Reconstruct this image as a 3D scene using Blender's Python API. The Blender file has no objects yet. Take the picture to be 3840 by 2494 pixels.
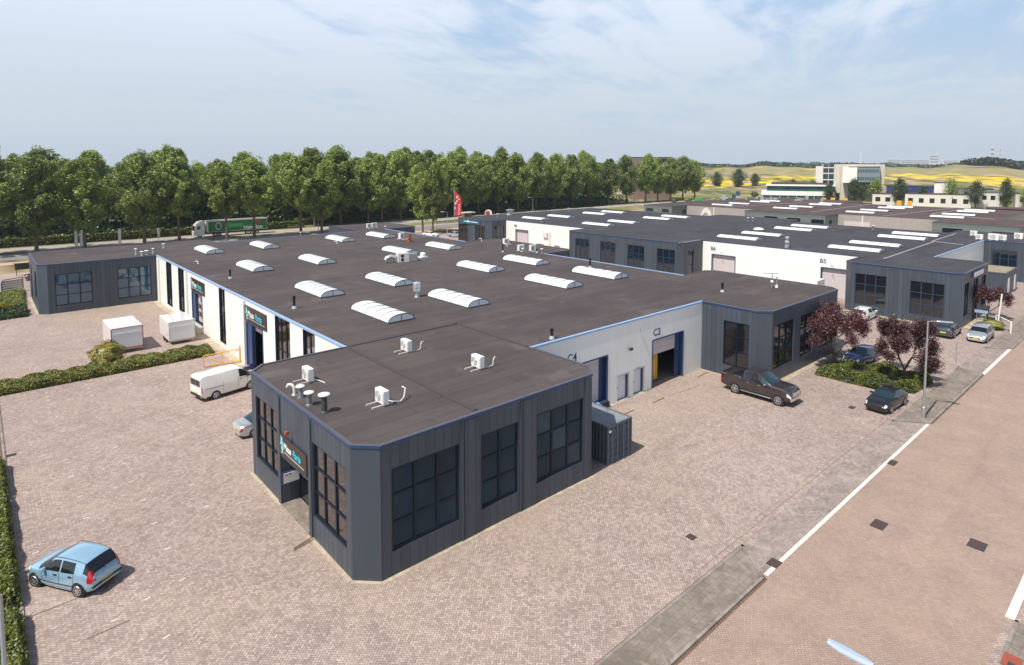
import bpy, math, random
import numpy as np
from mathutils import Vector, Matrix
sc = bpy.context.scene
COL = sc.collection
rad = math.radians

# ---------------------------------------------------------------- camera
CAMP = (-12.06, -23.56, 18.7)
YAW, PITCH = rad(48.588), rad(3.977)
fw = Vector((math.cos(YAW)*math.cos(PITCH), math.sin(YAW)*math.cos(PITCH), -math.sin(PITCH)))
rt = Vector((math.sin(YAW), -math.cos(YAW), 0)); up = rt.cross(fw)
cam = bpy.data.cameras.new('camera'); cam.sensor_width = 36; cam.lens = 36*2294.56/3840
cam.shift_x = 0.00025; cam.shift_y = -(1247-777.3)/3840
cam.clip_start = 0.5; cam.clip_end = 30000
co = bpy.data.objects.new('camera', cam); COL.objects.link(co)
co.matrix_world = Matrix(((rt.x, up.x, -fw.x, CAMP[0]), (rt.y, up.y, -fw.y, CAMP[1]), (rt.z, up.z, -fw.z, CAMP[2]), (0, 0, 0, 1)))
sc.camera = co
# ---------------------------------------------------------------- light
SUN_EL, SUN_AZ = rad(57), rad(184)          # azimuth counted from +X, the sun stands over -X
sun = bpy.data.lights.new('sun', 'SUN'); sun.energy = 4.5; sun.angle = rad(0.5); sun.color = (1, 0.95, 0.88)
so = bpy.data.objects.new('sun', sun); COL.objects.link(so)
sdir = Vector((math.cos(SUN_EL)*math.cos(SUN_AZ), math.cos(SUN_EL)*math.sin(SUN_AZ), math.sin(SUN_EL)))
so.rotation_euler = sdir.to_track_quat('Z', 'Y').to_euler(); so.location = (0, 0, 60)
sc.view_settings.view_transform = 'Standard'; sc.view_settings.look = 'None'
sc.view_settings.exposure = 0.2; sc.view_settings.gamma = 1

# ---------------------------------------------------------------- node expressions
class V:
    def __init__(s, t, k): s.t, s.k = t, k
    def m(s, op, b=None, c=None, cl=False):
        n = s.t.nodes.new('ShaderNodeMath'); n.operation = op; n.use_clamp = cl
        for i, v in enumerate((s, b, c)):
            if v is None: continue
            if isinstance(v, V): s.t.links.new(v.k, n.inputs[i])
            else: n.inputs[i].default_value = v
        return V(s.t, n.outputs[0])
    def __add__(s, b): return s.m('ADD', b)
    def __sub__(s, b): return s.m('SUBTRACT', b)
    def __mul__(s, b): return s.m('MULTIPLY', b)
    def __truediv__(s, b): return s.m('DIVIDE', b)
    def __lt__(s, b): return s.m('LESS_THAN', b)
    def __gt__(s, b): return s.m('GREATER_THAN', b)
    def inv(s): return V.const(s.t, 1.0) - s
    def step(s, a, b):
        n = s.t.nodes.new('ShaderNodeMapRange'); s.t.links.new(s.k, n.inputs[0]); n.interpolation_type = 'SMOOTHSTEP'
        n.inputs[1].default_value = a; n.inputs[2].default_value = b
        return V(s.t, n.outputs[0])
    @staticmethod
    def const(t, v):
        n = t.nodes.new('ShaderNodeValue'); n.outputs[0].default_value = v; return V(t, n.outputs[0])
class G:
    """small wrapper round one node tree"""
    def __init__(s, t): s.t = t; s._p = None
    def n(s, k): return s.t.nodes.new(k)
    def l(s, a, b): s.t.links.new(a.k if isinstance(a, V) else a, b)
    def pos(s):
        if not s._p: s._p = s.n('ShaderNodeNewGeometry')
        return s._p.outputs['Position']
    def nrm(s): s.pos(); return s._p.outputs['Normal']
    def xyz(s, k):
        n = s.n('ShaderNodeSeparateXYZ'); s.l(k, n.inputs[0]); return [V(s.t, o) for o in n.outputs]
    def vec(s, x, y, z=0.0):
        n = s.n('ShaderNodeCombineXYZ')
        for i, v in enumerate((x, y, z)):
            if isinstance(v, V): s.l(v, n.inputs[i])
            else: n.inputs[i].default_value = v
        return n.outputs[0]
    def noise(s, sc_, vec=None, det=3, rough=.55, dist=0):
        n = s.n('ShaderNodeTexNoise'); n.inputs['Scale'].default_value = sc_; n.inputs['Detail'].default_value = det
        n.inputs['Roughness'].default_value = rough; n.inputs['Distortion'].default_value = dist
        s.l(vec if vec is not None else s.pos(), n.inputs['Vector']); return V(s.t, n.outputs[0])
    def white(s, vec):
        n = s.n('ShaderNodeTexWhiteNoise'); s.l(vec, n.inputs['Vector']); return V(s.t, n.outputs[0])
    def scale(s, vec, sx, sy, sz=1):
        n = s.n('ShaderNodeVectorMath'); n.operation = 'MULTIPLY'; s.l(vec, n.inputs[0]); n.inputs[1].default_value = (sx, sy, sz)
        return n.outputs[0]
    def mix(s, f, a, b, kind='MIX'):
        n = s.n('ShaderNodeMix'); n.data_type = 'RGBA'; n.blend_type = kind
        for i, v in ((0, f), (6, a), (7, b)):
            if isinstance(v, (V,)): s.l(v, n.inputs[i])
            elif isinstance(v, (int, float)): n.inputs[i].default_value = v
            elif isinstance(v, tuple): n.inputs[i].default_value = (*v, 1) if len(v) == 3 else v
            else: s.l(v, n.inputs[i])
        return n.outputs[2]
    def mul(s, col, v):            # colour times scalar node
        return s.mix(1.0, col, s.vec(v, v, v), 'MULTIPLY')
MATS = {}
def newmat(name):
    m = bpy.data.materials.new(name); m.use_nodes = True; MATS[name] = m
    g = G(m.node_tree); g.b = m.node_tree.nodes['Principled BSDF']; return m, g
def setb(g, col=None, rough=None, metal=None, spec=None, bump=None, bstr=.3, bdist=.02):
    if col is not None:
        if isinstance(col, tuple): g.b.inputs['Base Color'].default_value = (*col, 1)
        else: g.l(col, g.b.inputs['Base Color'])
    if rough is not None:
        if isinstance(rough, V): g.l(rough, g.b.inputs['Roughness'])
        else: g.b.inputs['Roughness'].default_value = rough
    if metal is not None: g.b.inputs['Metallic'].default_value = metal
    if spec is not None: g.b.inputs['Specular IOR Level'].default_value = spec
    if bump is not None:
        n = g.n('ShaderNodeBump'); n.inputs['Strength'].default_value = bstr; n.inputs['Distance'].default_value = bdist
        g.l(bump, n.inputs['Height']); g.l(n.outputs[0], g.b.inputs['Normal'])
def plain(name, col, rough=.5, metal=0, spec=.5, var=.12, vs=3.0):
    """paint / plastic / metal with a little dirt and wear"""
    m, g = newmat(name)
    c = g.mul(tuple(col), g.noise(vs, det=4)*(2*var)+(1-var))
    setb(g, c, rough, metal, spec); return m
def glass(name, col=(.012, .018, .026), spec=1.0, rough=.04, wav=.5, ior=1.5):
    m, g = newmat(name)
    setb(g, g.mul(col, g.noise(.35, det=2)*1.2+.4), rough, 0, spec, bump=g.noise(1.3, det=1), bstr=.05*wav, bdist=.06)
    g.b.inputs['IOR'].default_value = ior
    return m

def herring(g, s, rot):
    x, y, z = g.xyz(g.pos())
    if rot: x, y = (x+y)*.7071, (y-x)*.7071
    x = x/s; y = y/s
    i = x.m('FLOOR'); j = y.m('FLOOR'); fx = x-i; fy = y-j
    mm = (i-j).m('FLOORED_MODULO', 4.0)
    m0 = mm < .5; m1 = (mm > .5)*(mm < 1.5); m2 = (mm > 1.5)*(mm < 2.5); m3 = mm > 2.5
    d = (fx+m1*9).m('MINIMUM', (fx.inv()+m0*9)).m('MINIMUM', (fy+m2*9)).m('MINIMUM', (fy.inv()+m3*9))
    rnd = g.white(g.vec(i-m1, j-m2, 0.0))
    return d.step(.02, .12), rnd
def paver(name, ca, cb, cj, rot=1, s=.105, stain=(.62, .52, .40), stmask=None, arcs=(), patch=.25, contrast=1.0, spotlim=.985, sand=(.46, .36, .27)):
    m, g = newmat(name)
    d, r = herring(g, s, rot)
    c = g.mix(r, ca, cb)
    x0_, y0_, _z = g.xyz(g.pos())
    big = g.noise(.06, det=5, rough=.6); mid = g.noise(.55, det=5, rough=.7); fine = g.noise(7, det=3)
    c = g.mul(c, big*patch*2+(1-patch)); c = g.mul(c, mid*.55+.73); c = g.mul(c, fine*.3+.85)
    spots = (g.white(g.vec(*[v.m('FLOOR') for v in [g.xyz(g.pos())[0]/(s*2), g.xyz(g.pos())[1]/s]])) > spotlim)
    c = g.mix(spots*.35, c, (.66, .60, .54))
    c = g.mix(g.noise(.16, det=6, rough=.7).step(.52, .70)*.40, c, sand)
    trk = g.noise(.35, g.scale(g.pos(), .18, 1.6), det=4, rough=.6).step(.56, .70)*.22
    c = g.mix(trk, c, (ca[0]*.45, ca[1]*.43, ca[2]*.43))
    for (ax, ay, ar) in arcs:                         # faint curved wheel tracks
        qx, qy = x0_-ax, y0_-ay; rr_ = (qx*qx+qy*qy).m('SQRT')
        for o_ in (0, 1.5):
            bnd = (rr_-(ar+o_)).m('ABSOLUTE').step(.05, .22).inv()*g.noise(.25, det=3).step(.35, .65)*.20
            c = g.mix(bnd, c, (ca[0]*.42, ca[1]*.40, ca[2]*.40))
    if stmask is not None: c = g.mix(stmask(g), c, stain)
    # tyre-worn streaks and oil
    oil = g.noise(.9, det=2).step(.70, .80)*.35
    c = g.mix(oil, c, (.16, .13, .12))
    c = g.mix(d, g.mix(g.noise(.4, det=2).step(.4, .6), cj, (cj[0]*1.5, cj[1]*1.45, cj[2]*1.3)), c)
    setb(g, c, .85, 0, .25, bump=d, bstr=.5*contrast, bdist=.01)
    return m
def slab(name, c1, c2, bw=.3, bh=.3, rot=0, off=.5, joint=.012, var=.35, rough=.9):
    m, g = newmat(name)
    n = g.n('ShaderNodeTexBrick'); n.offset = off; n.inputs['Scale'].default_value = 1; n.inputs['Brick Width'].default_value = bw
    n.inputs['Row Height'].default_value = bh; n.inputs['Mortar Size'].default_value = joint; n.inputs['Mortar Smooth'].default_value = .3
    n.inputs['Color1'].default_value = (*c1, 1); n.inputs['Color2'].default_value = (*c2, 1); n.inputs['Mortar'].default_value = (c1[0]*.4, c1[1]*.38, c1[2]*.36, 1)
    g.l(g.pos(), n.inputs[0])
    c = g.mul(n.outputs[0], g.noise(.8, det=6, rough=.7)*var*2+(1-var))
    c = g.mix(g.noise(1.1, det=6, rough=.75, dist=1.5).step(.50, .66)*.45, c, (c1[0]*1.55, c1[1]*1.5, c1[2]*1.42)); c = g.mix(g.noise(.6, det=6, rough=.75, dist=1).step(.5, .64)*.55, c, (c1[0]*.5, c1[1]*.48, c1[2]*.46))
    setb(g, c, rough, 0, .2); return m
def roofmat(name, c, stain, s1=.5, axis=0):
    m, g = newmat(name)
    p = g.pos()
    n = g.n('ShaderNodeTexBrick'); n.offset = .37; n.inputs['Scale'].default_value = 1; n.inputs['Brick Width'].default_value = 6.8
    n.inputs['Row Height'].default_value = 1.02; n.inputs['Mortar Size'].default_value = .05; n.inputs['Mortar Smooth'].default_value = .9
    n.inputs['Color1'].default_value = (c[0]*1.1, c[1]*1.1, c[2]*1.1, 1); n.inputs['Color2'].default_value = (c[0]*.9, c[1]*.9, c[2]*.9, 1)
    n.inputs['Mortar'].default_value = (c[0]*.66, c[1]*.66, c[2]*.66, 1); g.l(p, n.inputs[0])
    col = g.mul(n.outputs[0], g.noise(.11, det=6, rough=.7)*1.1+.5); col = g.mix(g.noise(.22, g.scale(p, .6, 1.5), det=5, rough=.7).step(.48, .62)*.35, col, (c[0]*.62, c[1]*.62, c[2]*.66))
    st = g.noise(.5, g.scale(p, .35, 1.0), det=6, rough=.75)
    col = g.mix(st.step(.5, .78)*g.noise(.07, det=3).step(.42, .62)*s1, col, stain)
    col = g.mul(col, g.noise(4, g.scale(p, .3, 1.4), det=5, rough=.8)*.5+.76)
    col = g.mix(g.noise(.35, det=3).step(.62, .7)*.12, col, (.3, .27, .26)); col = g.mix(g.noise(.28, g.scale(p, 1, .5), det=6, rough=.75).step(.55, .70)*.30, col, (c[0]*1.9, c[1]*1.75, c[2]*1.65))
    setb(g, col, .88, 0, .3, bump=g.noise(25, det=3), bstr=.15); return m
def clad(name, c, pitch=.48, dark=.35, w=.11, var=.30, rough=.45, horiz=False, metal=0, dirt=1.0):
    """sheet cladding with standing seams; the seams run with the wall"""
    m, g = newmat(name)
    x, y, z = g.xyz(g.pos()); nx, ny, nz = g.xyz(g.nrm())
    s = z if horiz else x*ny.m('ABSOLUTE')+y*nx.m('ABSOLUTE')
    f = (s/pitch).m('FRACT'); idx = (s/pitch).m('FLOOR')
    seam = (f < w)
    col = g.mul(tuple(c), g.white(g.vec(idx, 3.0, 1.0))*var+(1-var/2))
    col = g.mul(col, g.noise(.7, g.scale(g.pos(), 1, 1, .25), det=5, rough=.7)*(.36*dirt)+(1-.18*dirt))
    col = g.mix(seam*(1-dark), col, (c[0]*.35, c[1]*.35, c[2]*.4))
    # splash dirt low on the wall and rain streaks
    streak = g.noise(2.2, g.scale(g.pos(), 1, 1, .06), det=4, rough=.7).step(.52, .8)*(.22*dirt)
    col = g.mix(streak, col, (c[0]*.55+.02, c[1]*.52+.02, c[2]*.46+.01))
    setb(g, col, rough, metal, .4, bump=((f-w/2).m('ABSOLUTE').step(0.0, w*.8)), bstr=.5, bdist=.02); return m
def leafmat(name, c1, c2, scale=.5, trans=.22, rnd=.25):
    m, g = newmat(name); g.t.nodes.remove(g.b)
    oi = g.n('ShaderNodeObjectInfo')
    f = g.noise(scale, det=4, rough=.7).step(.3, .7)
    gi = g.n('ShaderNodeNewGeometry'); r = V(g.t, gi.outputs['Random Per Island'])
    c = g.mix(f, c1, c2); c = g.mul(c, r*.7+.65); c = g.mul(c, V(g.t, oi.outputs['Random'])*rnd*2+(1-rnd))
    d = g.n('ShaderNodeBsdfDiffuse'); tr = g.n('ShaderNodeBsdfTranslucent'); gl = g.n('ShaderNodeBsdfGlossy'); gl.inputs['Roughness'].default_value = .45
    g.l(c, d.inputs[0]); g.l(g.mix(1.0, c, (1.0, 1.0, .45), 'MULTIPLY'), tr.inputs[0])
    mx = g.n('ShaderNodeMixShader'); mx.inputs[0].default_value = trans; g.l(d.outputs[0], mx.inputs[1]); g.l(tr.outputs[0], mx.inputs[2])
    m2 = g.n('ShaderNodeMixShader'); m2.inputs[0].default_value = .05; g.l(mx.outputs[0], m2.inputs[1]); g.l(gl.outputs[0], m2.inputs[2])
    g.l(m2.outputs[0], g.t.nodes['Material Output'].inputs[0]); return m

# ---------------------------------------------------------------- sky
w = bpy.data.worlds.new('World'); sc.world = w; w.use_nodes = True
g = G(w.node_tree); bg = w.node_tree.nodes['Background']
sky = g.n('ShaderNodeTexSky'); sky.sky_type = 'NISHITA'; sky.sun_disc = False; sky.sun_elevation = SUN_EL
sky.sun_rotation = math.pi/2-SUN_AZ; sky.air_density = 1.0; sky.dust_density = 1.6; sky.ozone_density = 1.0; sky.altitude = 20
tc = g.n('ShaderNodeTexCoord'); dx, dy, dz = g.xyz(tc.outputs['Generated'])
dzc = dz.m('MAXIMUM', .02)+.07
cx, cy = dx/dzc, dy/dzc                      # cloud layer seen in perspective, overhead plane
u = cx*math.cos(rad(20))+cy*math.sin(rad(20)); v = cy*math.cos(rad(20))-cx*math.sin(rad(20))
cl = g.noise(.75, g.vec(u*.8, v*1.0, 3.1), det=7, rough=.58, dist=.7)
wisp = g.noise(2.6, g.vec(u*.35, v*1.2, 7.7), det=6, rough=.6, dist=1.2)
side = (dx*-.75+dy*.66).step(-.75, 1.0)            # more cloud towards the left of the view
cov = (cl*.75+wisp*.34+side*.16).step(.43, .64)
elev = dz.step(.0, .30)
clc = g.mix(elev, (5.6, 6.3, 7.0), (7.4, 8.1, 9.3))
skyc = g.mix(.8, sky.outputs[0], (3.9, 5.6, 7.9))
c = g.mix(cov*.9, skyc, clc)
low = dz.step(.26, .55).inv()                   # the veil of cloud thins out overhead
c = g.mix(low, sky.outputs[0], c)
hz = dz.m('ABSOLUTE').step(.0, .26).inv()
c = g.mix(hz*.85, c, (5.55, 6.25, 6.85))
g.l(c, bg.inputs[0]); bg.inputs[1].default_value = .1

# ---------------------------------------------------------------- mesh builder
SPLIT = {'roof_trim', 'wall_pier', 'rib', 'door_window', 'wheel', 'rail', 'pole', 'post', 'mullion', 'roof_plant', 'lock_rod', 'antenna', 'roof_joint', 'partition', 'fitting', 'slat', 'casing', 'wall_lamp', 'window', 'door_hood', 'chassis', 'entrance_lining', 'jockey_wheel', 'block_pattern', 'base_rail'}
class MB:
    def __init__(s): s.v = []; s.f = []; s.m = []
    def add(s, vs, fs, m=0):
        o = len(s.v); s.v += [tuple(p) for p in vs]
        for f in fs: s.f.append(tuple(i+o for i in f)); s.m.append(m)
        return s
    def poly(s, pts, m=0): return s.add(pts, [tuple(range(len(pts)))], m)
    def box(s, x0, x1, y0, y1, z0, z1, m=0, bot=True):
        vs = [(x, y, z) for z in (z0, z1) for y in (y0, y1) for x in (x0, x1)]
        fs = [(4, 5, 7, 6), (0, 1, 5, 4), (1, 3, 7, 5), (3, 2, 6, 7), (2, 0, 4, 6)]
        if bot: fs.append((0, 2, 3, 1))
        return s.add(vs, fs, m)
    def obox(s, c, ax, L, W, z0, z1, m=0):
        """box with its long axis turned by ax (radians) round centre c"""
        ca, sa = math.cos(ax), math.sin(ax)
        q = [(c[0]+a*ca*L/2-b*sa*W/2, c[1]+a*sa*L/2+b*ca*W/2) for a, b in ((-1, -1), (1, -1), (1, 1), (-1, 1))]
        return s.prism(q, z0, z1, m)
    def prism(s, q, z0, z1, m=0, mt=None, bot=True):
        n = len(q); vs = [(*p[:2], z0) for p in q]+[(*p[:2], z1) for p in q]
        s.add(vs, [(i, (i+1) % n, n+(i+1) % n, n+i) for i in range(n)], m)
        s.poly(vs[n:], m if mt is None else mt)
        if bot: s.poly(vs[:n][::-1], m)
        return s
    def tube(s, path, r, n=8, m=0, caps=True):
        P = [Vector(p) for p in path]; rs = r if isinstance(r, (list, tuple)) else [r]*len(P)
        o = len(s.v); prev = None
        for i, p in enumerate(P):
            t = (P[min(i+1, len(P)-1)]-P[max(i-1, 0)]).normalized()
            a = prev if prev is not None else (Vector((0, 0, 1)) if abs(t.z) < .9 else Vector((1, 0, 0)))
            a = (a-t*a.dot(t)).normalized(); b = t.cross(a); prev = a
            for k in range(n):
                q = p+(a*math.cos(2*math.pi*k/n)+b*math.sin(2*math.pi*k/n))*rs[i]; s.v.append(tuple(q))
        for i in range(len(P)-1):
            for k in range(n):
                s.f.append((o+i*n+k, o+i*n+(k+1) % n, o+(i+1)*n+(k+1) % n, o+(i+1)*n+k)); s.m.append(m)
        if caps:
            s.f.append(tuple(range(o+n-1, o-1, -1))); s.m.append(m); e = o+(len(P)-1)*n
            s.f.append(tuple(range(e, e+n))); s.m.append(m)
        return s
    def lathe(s, c, prof, n=16, m=0, ax='z'):
        """profile [(r,h)...] turned round the z (or y) axis through c"""
        o = len(s.v)
        for r, h in prof:
            for k in range(n):
                a = 2*math.pi*k/n
                if ax == 'z': s.v.append((c[0]+r*math.cos(a), c[1]+r*math.sin(a), c[2]+h))
                else: s.v.append((c[0]+r*math.cos(a), c[1]+h, c[2]-r*math.sin(a)))
        for i in range(len(prof)-1):
            for k in range(n):
                s.f.append((o+i*n+k, o+i*n+(k+1) % n, o+(i+1)*n+(k+1) % n, o+(i+1)*n+k)); s.m.append(m)
        e = o+(len(prof)-1)*n
        s.f.append(tuple(range(e, e+n))); s.m.append(m); s.f.append(tuple(range(o+n-1, o-1, -1))); s.m.append(m)
        return s
    def obj(s, name, mats, parent=None, smooth=False, world=True, bevel=0):
        if name in SPLIT and parent is not None:      # every separate piece becomes a part of its own
            par = list(range(len(s.v)))
            def find(a):
                while par[a] != a: par[a] = par[par[a]]; a = par[a]
                return a
            key = {}
            for i, v_ in enumerate(s.v):
                k_ = (round(v_[0], 3), round(v_[1], 3), round(v_[2], 3)); key.setdefault(k_, i); par[find(i)] = find(key[k_])
            for f in s.f:
                for q in f[1:]: par[find(q)] = find(f[0])
            grp = {}
            for f, m_ in zip(s.f, s.m): grp.setdefault(find(f[0]), []).append((f, m_))
            if len(grp) > 1:
                first = None
                for fl in grp.values():
                    b = MB(); idx = {}
                    for f, m_ in fl:
                        for q in f:
                            if q not in idx: idx[q] = len(b.v); b.v.append(s.v[q])
                        b.f.append(tuple(idx[q] for q in f)); b.m.append(m_)
                    o = b._obj(name, mats, parent, smooth, world, bevel); first = first or o
                return first
        return s._obj(name, mats, parent, smooth, world, bevel)
    def _obj(s, name, mats, parent=None, smooth=False, world=True, bevel=0):
        me = bpy.data.meshes.new(name)
        if parent is not None and world:
            L = Vector((0, 0, 0)); q = parent
            while q: L += q.location; q = q.parent
            vs = [(a-L.x, b-L.y, c-L.z) for a, b, c in s.v]
        else: vs = s.v
        me.from_pydata(vs, [], s.f)
        for mm in (mats if isinstance(mats, (list, tuple)) else [mats]): me.materials.append(MATS[mm] if isinstance(mm, str) else mm)
        me.polygons.foreach_set('material_index', s.m)
        if smooth: me.polygons.foreach_set('use_smooth', [True]*len(s.f))
        me.update()
        o = bpy.data.objects.new(name, me); COL.objects.link(o)
        if parent is not None: o.parent = parent
        if bevel:
            b = o.modifiers.new('bevel', 'BEVEL'); b.width = bevel; b.segments = 2; b.limit_method = 'ANGLE'; b.angle_limit = rad(40)
        if smooth: 
            try: me.set_sharp_from_angle(angle=rad(38))
            except Exception: pass
        return o
def tag(o, label=None, cat=None, group=None, kind=None):
    for k, v in (('label', label), ('category', cat), ('group', group), ('kind', kind)):
        if v: o[k] = v
    return o
def thing(name, label, cat, loc=(0, 0, 0), rotz=0, group=None):
    o = bpy.data.objects.new(name, None); COL.objects.link(o); o.empty_display_size = .3
    o.location = loc; o.rotation_euler = (0, 0, rotz); return tag(o, label, cat, group)
def struct(name, mb, mats): return tag(mb.obj(name, mats), kind='structure')
def kids(o): return [c for c in ALLKIDS.get(o.name, [])]
def copytree(root, loc, rotz=0, label=None, group=None, scale=None):
    def cp(o, par):
        c = o.copy(); COL.objects.link(c)
        if par is not None: c.parent = par
        for ch in list(o.children): cp(ch, c)
        return c
    r = cp(root, None); r.location = loc; r.rotation_euler = (0, 0, rotz)
    if scale: r.scale = scale if isinstance(scale, (tuple, list)) else (scale,)*3
    if label: r['label'] = label
    if group: r['group'] = group
    return r
def textmesh(s, size, name, mat, parent, M, depth=.01, align='LEFT', bold=0):
    cu = bpy.data.curves.new('t', 'FONT'); cu.body = s; cu.size = size; cu.extrude = depth; cu.align_x = align; cu.offset = bold
    t = bpy.data.objects.new('t', cu); COL.objects.link(t)
    dg = bpy.context.evaluated_depsgraph_get(); dg.update()
    me = bpy.data.meshes.new_from_object(t.evaluated_get(dg)); bpy.data.objects.remove(t)
    me.materials.clear(); me.materials.append(MATS[mat])
    L = Vector((0, 0, 0)); q = parent
    while q: L += q.location; q = q.parent
    me.transform(Matrix.Translation(-L) @ M if parent is not None else M)
    me.name = name; o = bpy.data.objects.new(name, me); COL.objects.link(o)
    if parent is not None: o.parent = parent
    return o
def frameM(o, ex, ez=(0, 0, 1)):
    """matrix that puts text/flat shapes (x right, y up) on a vertical face"""
    ex = Vector(ex).normalized(); ez = Vector(ez); n = ex.cross(ez)
    return Matrix(((ex.x, ez.x, n.x, o[0]), (ex.y, ez.y, n.y, o[1]), (ex.z, ez.z, n.z, o[2]), (0, 0, 0, 1)))
# ---------------------------------------------------------------- materials
def yard_stain(g):
    x, y, z = g.xyz(g.pos())
    dx = (x-8).m('ABSOLUTE')-8; dy = (y-7.4).m('ABSOLUTE')-7.4         # sand and algae near the office walls
    d1 = dx.m('MAXIMUM', dy)
    d2 = ((x-33).m('ABSOLUTE')-16).m('MAXIMUM', (y-3.2).m('ABSOLUTE')-3.4)
    d3 = ((x-1).m('ABSOLUTE')-6).m('MAXIMUM', (y-67).m('ABSOLUTE')-5)
    n = g.noise(.5, det=5, rough=.7)*3.2
    a = (d1+n).step(1.4, 3.4).inv()*.5; b = (d2+n).step(-.5, 3.2).inv()*.45; c = (d3+n).step(.0, 3.0).inv()*.5
    return a.m('MAXIMUM', b).m('MAXIMUM', c)*g.noise(1.7, det=5, rough=.8).step(.25, .7)
paver('yard_pavers', (.465, .365, .32), (.295, .225, .198), (.135, .105, .09), rot=1, arcs=((-14, 22, 12), (6, 30, 11), (-16, 2, 14), (28, -14, 13), (44, 12, 16), (20, -18, 15), (33, -10, 8)), stain=(.42, .335, .225), stmask=yard_stain)
paver('road_pavers', (.385, .288, .232), (.322, .238, .190), (.19, .13, .10), rot=1, patch=.16, contrast=.8, spotlim=.9995, sand=(.38, .28, .22))
paver('path_pavers', (.45, .33, .28), (.34, .25, .21), (.25, .2, .17), rot=0)
slab('sidewalk_slabs', (.255, .215, .18), (.205, .17, .14), .3, .3, var=.6, joint=.006)
slab('kerb_stone', (.30, .265, .23), (.24, .21, .18), 1.0, 1.0, var=.45)
slab('driveway_blocks', (.36, .30, .265), (.27, .225, .20), .21, .105, var=.5, joint=.008)
slab('sand_strip', (.47, .40, .30), (.38, .31, .23), .5, .5, var=.35, joint=.004)
m, g = newmat('white_marking'); setb(g, g.mix(g.noise(3.5, det=6, rough=.8).step(.56, .68)*.8, g.mul((.66, .64, .58), g.noise(2)*.3+.85), (.36, .28, .23)), .8)
plain('asphalt', (.21, .205, .205), .9, var=.14, vs=.5); plain('pale_asphalt', (.36, .32, .285), .9, var=.15, vs=.4)
plain('pink_path', (.50, .33, .27), .9, var=.15, vs=.3)
m, g = newmat('dry_grass'); c = g.mix(g.noise(.12, det=6, rough=.7).step(.35, .62), (.42, .32, .17), (.16, .17, .05)); setb(g, g.mul(c, g.noise(1.5, det=4)*.5+.75), .95, spec=.1)
m, g = newmat('soil'); setb(g, g.mul((.17, .11, .08), g.noise(5, det=5)*1.2+.4), .95, spec=.1)
roofmat('roof_felt', (.076, .062, .060), (.15, .095, .068), s1=.85); roofmat('roof_felt_blue', (.052, .049, .056), (.10, .08, .065), s1=.25)
roofmat('roof_felt_brown', (.088, .056, .05), (.13, .08, .06), s1=.7)
clad('grey_cladding', (.060, .073, .092)); clad('grey_cladding_b', (.08, .095, .115), pitch=.42, dark=.6)
clad('white_panels', (.83, .80, .74), pitch=3.6, dark=.6, w=.008, var=.02, rough=.5, dirt=.35)
clad('white_ribbed', (.86, .865, .82), pitch=.17, dark=.62, w=.18, var=.03, dirt=.5)
clad('taupe_panels', (.36, .32, .295), pitch=1.2, dark=.5, w=.02, var=.05, dirt=.6); clad('green_boards', (.15, .18, .165), pitch=.42, dark=.6, w=.1, horiz=True)
clad('ribbed_container', (.16, .19, .22), pitch=.27, dark=.35, w=.4, var=.1)
plain('blue_trim', (.02, .05, .13), .4, var=.2); plain('light_blue_trim', (.28, .42, .62), .35, var=.15); plain('grey_trim', (.085, .085, .10), .5)
plain('blue_paint', (.035, .065, .16), .4); plain('frame_dark', (.007, .012, .024), .45, spec=.25, var=.2); plain('frame_blue', (.035, .05, .085), .5, spec=.3)
plain('concrete', (.46, .43, .39), .85, var=.25, vs=1.2); plain('concrete_light', (.60, .57, .50), .85, var=.18, vs=.3)
plain('dash_marking', (.62, .56, .50), .8); plain('galv_dark', (.20, .21, .22), .4, metal=.4, var=.3); plain('white_paint', (.80, .79, .75), .35, var=.06, vs=1.5); plain('off_white', (.66, .63, .57), .5, var=.14, vs=4)
plain('black_plastic', (.015, .015, .016), .5); plain('black_rubber', (.02, .02, .02), .8); plain('dark_metal', (.05, .05, .055), .5)
plain('galvanised', (.45, .46, .47), .38, metal=.7, var=.2); plain('steel_pale', (.62, .63, .63), .3, metal=.6, var=.12)
plain('shutter', (.56, .50, .50), .5, var=.08); plain('door_white', (.70, .71, .72), .45, var=.05)
plain('yellow_paint', (.78, .40, .03), .4, var=.2); plain('yellow_dirty', (.62, .36, .03), .5, var=.45, vs=3); plain('red_paint', (.55, .04, .03), .4)
plain('rust_red', (.30, .075, .04), .6, var=.3); plain('orange', (.85, .33, .03), .4); plain('lens_red', (.50, .015, .02), .12, spec=.8)
plain('lens_clear', (.75, .77, .78), .08, spec=1); plain('plate_yellow', (.80, .50, .03), .4); plain('sign_black', (.035, .025, .018), .35, var=.5, vs=4)
plain('cyan', (.03, .50, .66), .4); plain('pale_cyan', (.35, .78, .80), .4); plain('navy', (.03, .05, .16), .4); plain('teal', (.02, .13, .19), .4)
plain('truck_green', (.015, .19, .05), .35, var=.5, vs=.8); plain('wood_dark', (.06, .04, .03), .8); plain('floor_grey', (.22, .19, .17), .8, var=.3)
plain('brick_brown', (.24, .16, .14), .9, var=.2); plain('tarp_blue', (.10, .45, .65), .5); plain('moss_roof', (.30, .24, .16), .95, var=.6, vs=2)
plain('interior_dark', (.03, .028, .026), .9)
m, g = newmat('skylight_glazing'); setb(g, g.mix(g.noise(1.6, det=6, rough=.75).step(.5, .75)*.4, (.80, .84, .83), (.50, .51, .46)), .3, spec=.6)
glass('window_glass', (.010, .011, .014)); glass('window_mirror', (.012, .012, .012), ior=1.9); glass('window_glass_slate', (.016, .036, .054), spec=.18); glass('window_glass_pale', (.035, .062, .082), spec=.25); glass('window_sky', (.03, .085, .14), ior=1.55); glass('window_glass_blue', (.008, .016, .027), ior=1.55); glass('car_glass', (.008, .010, .012), rough=.03, wav=.0)
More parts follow.
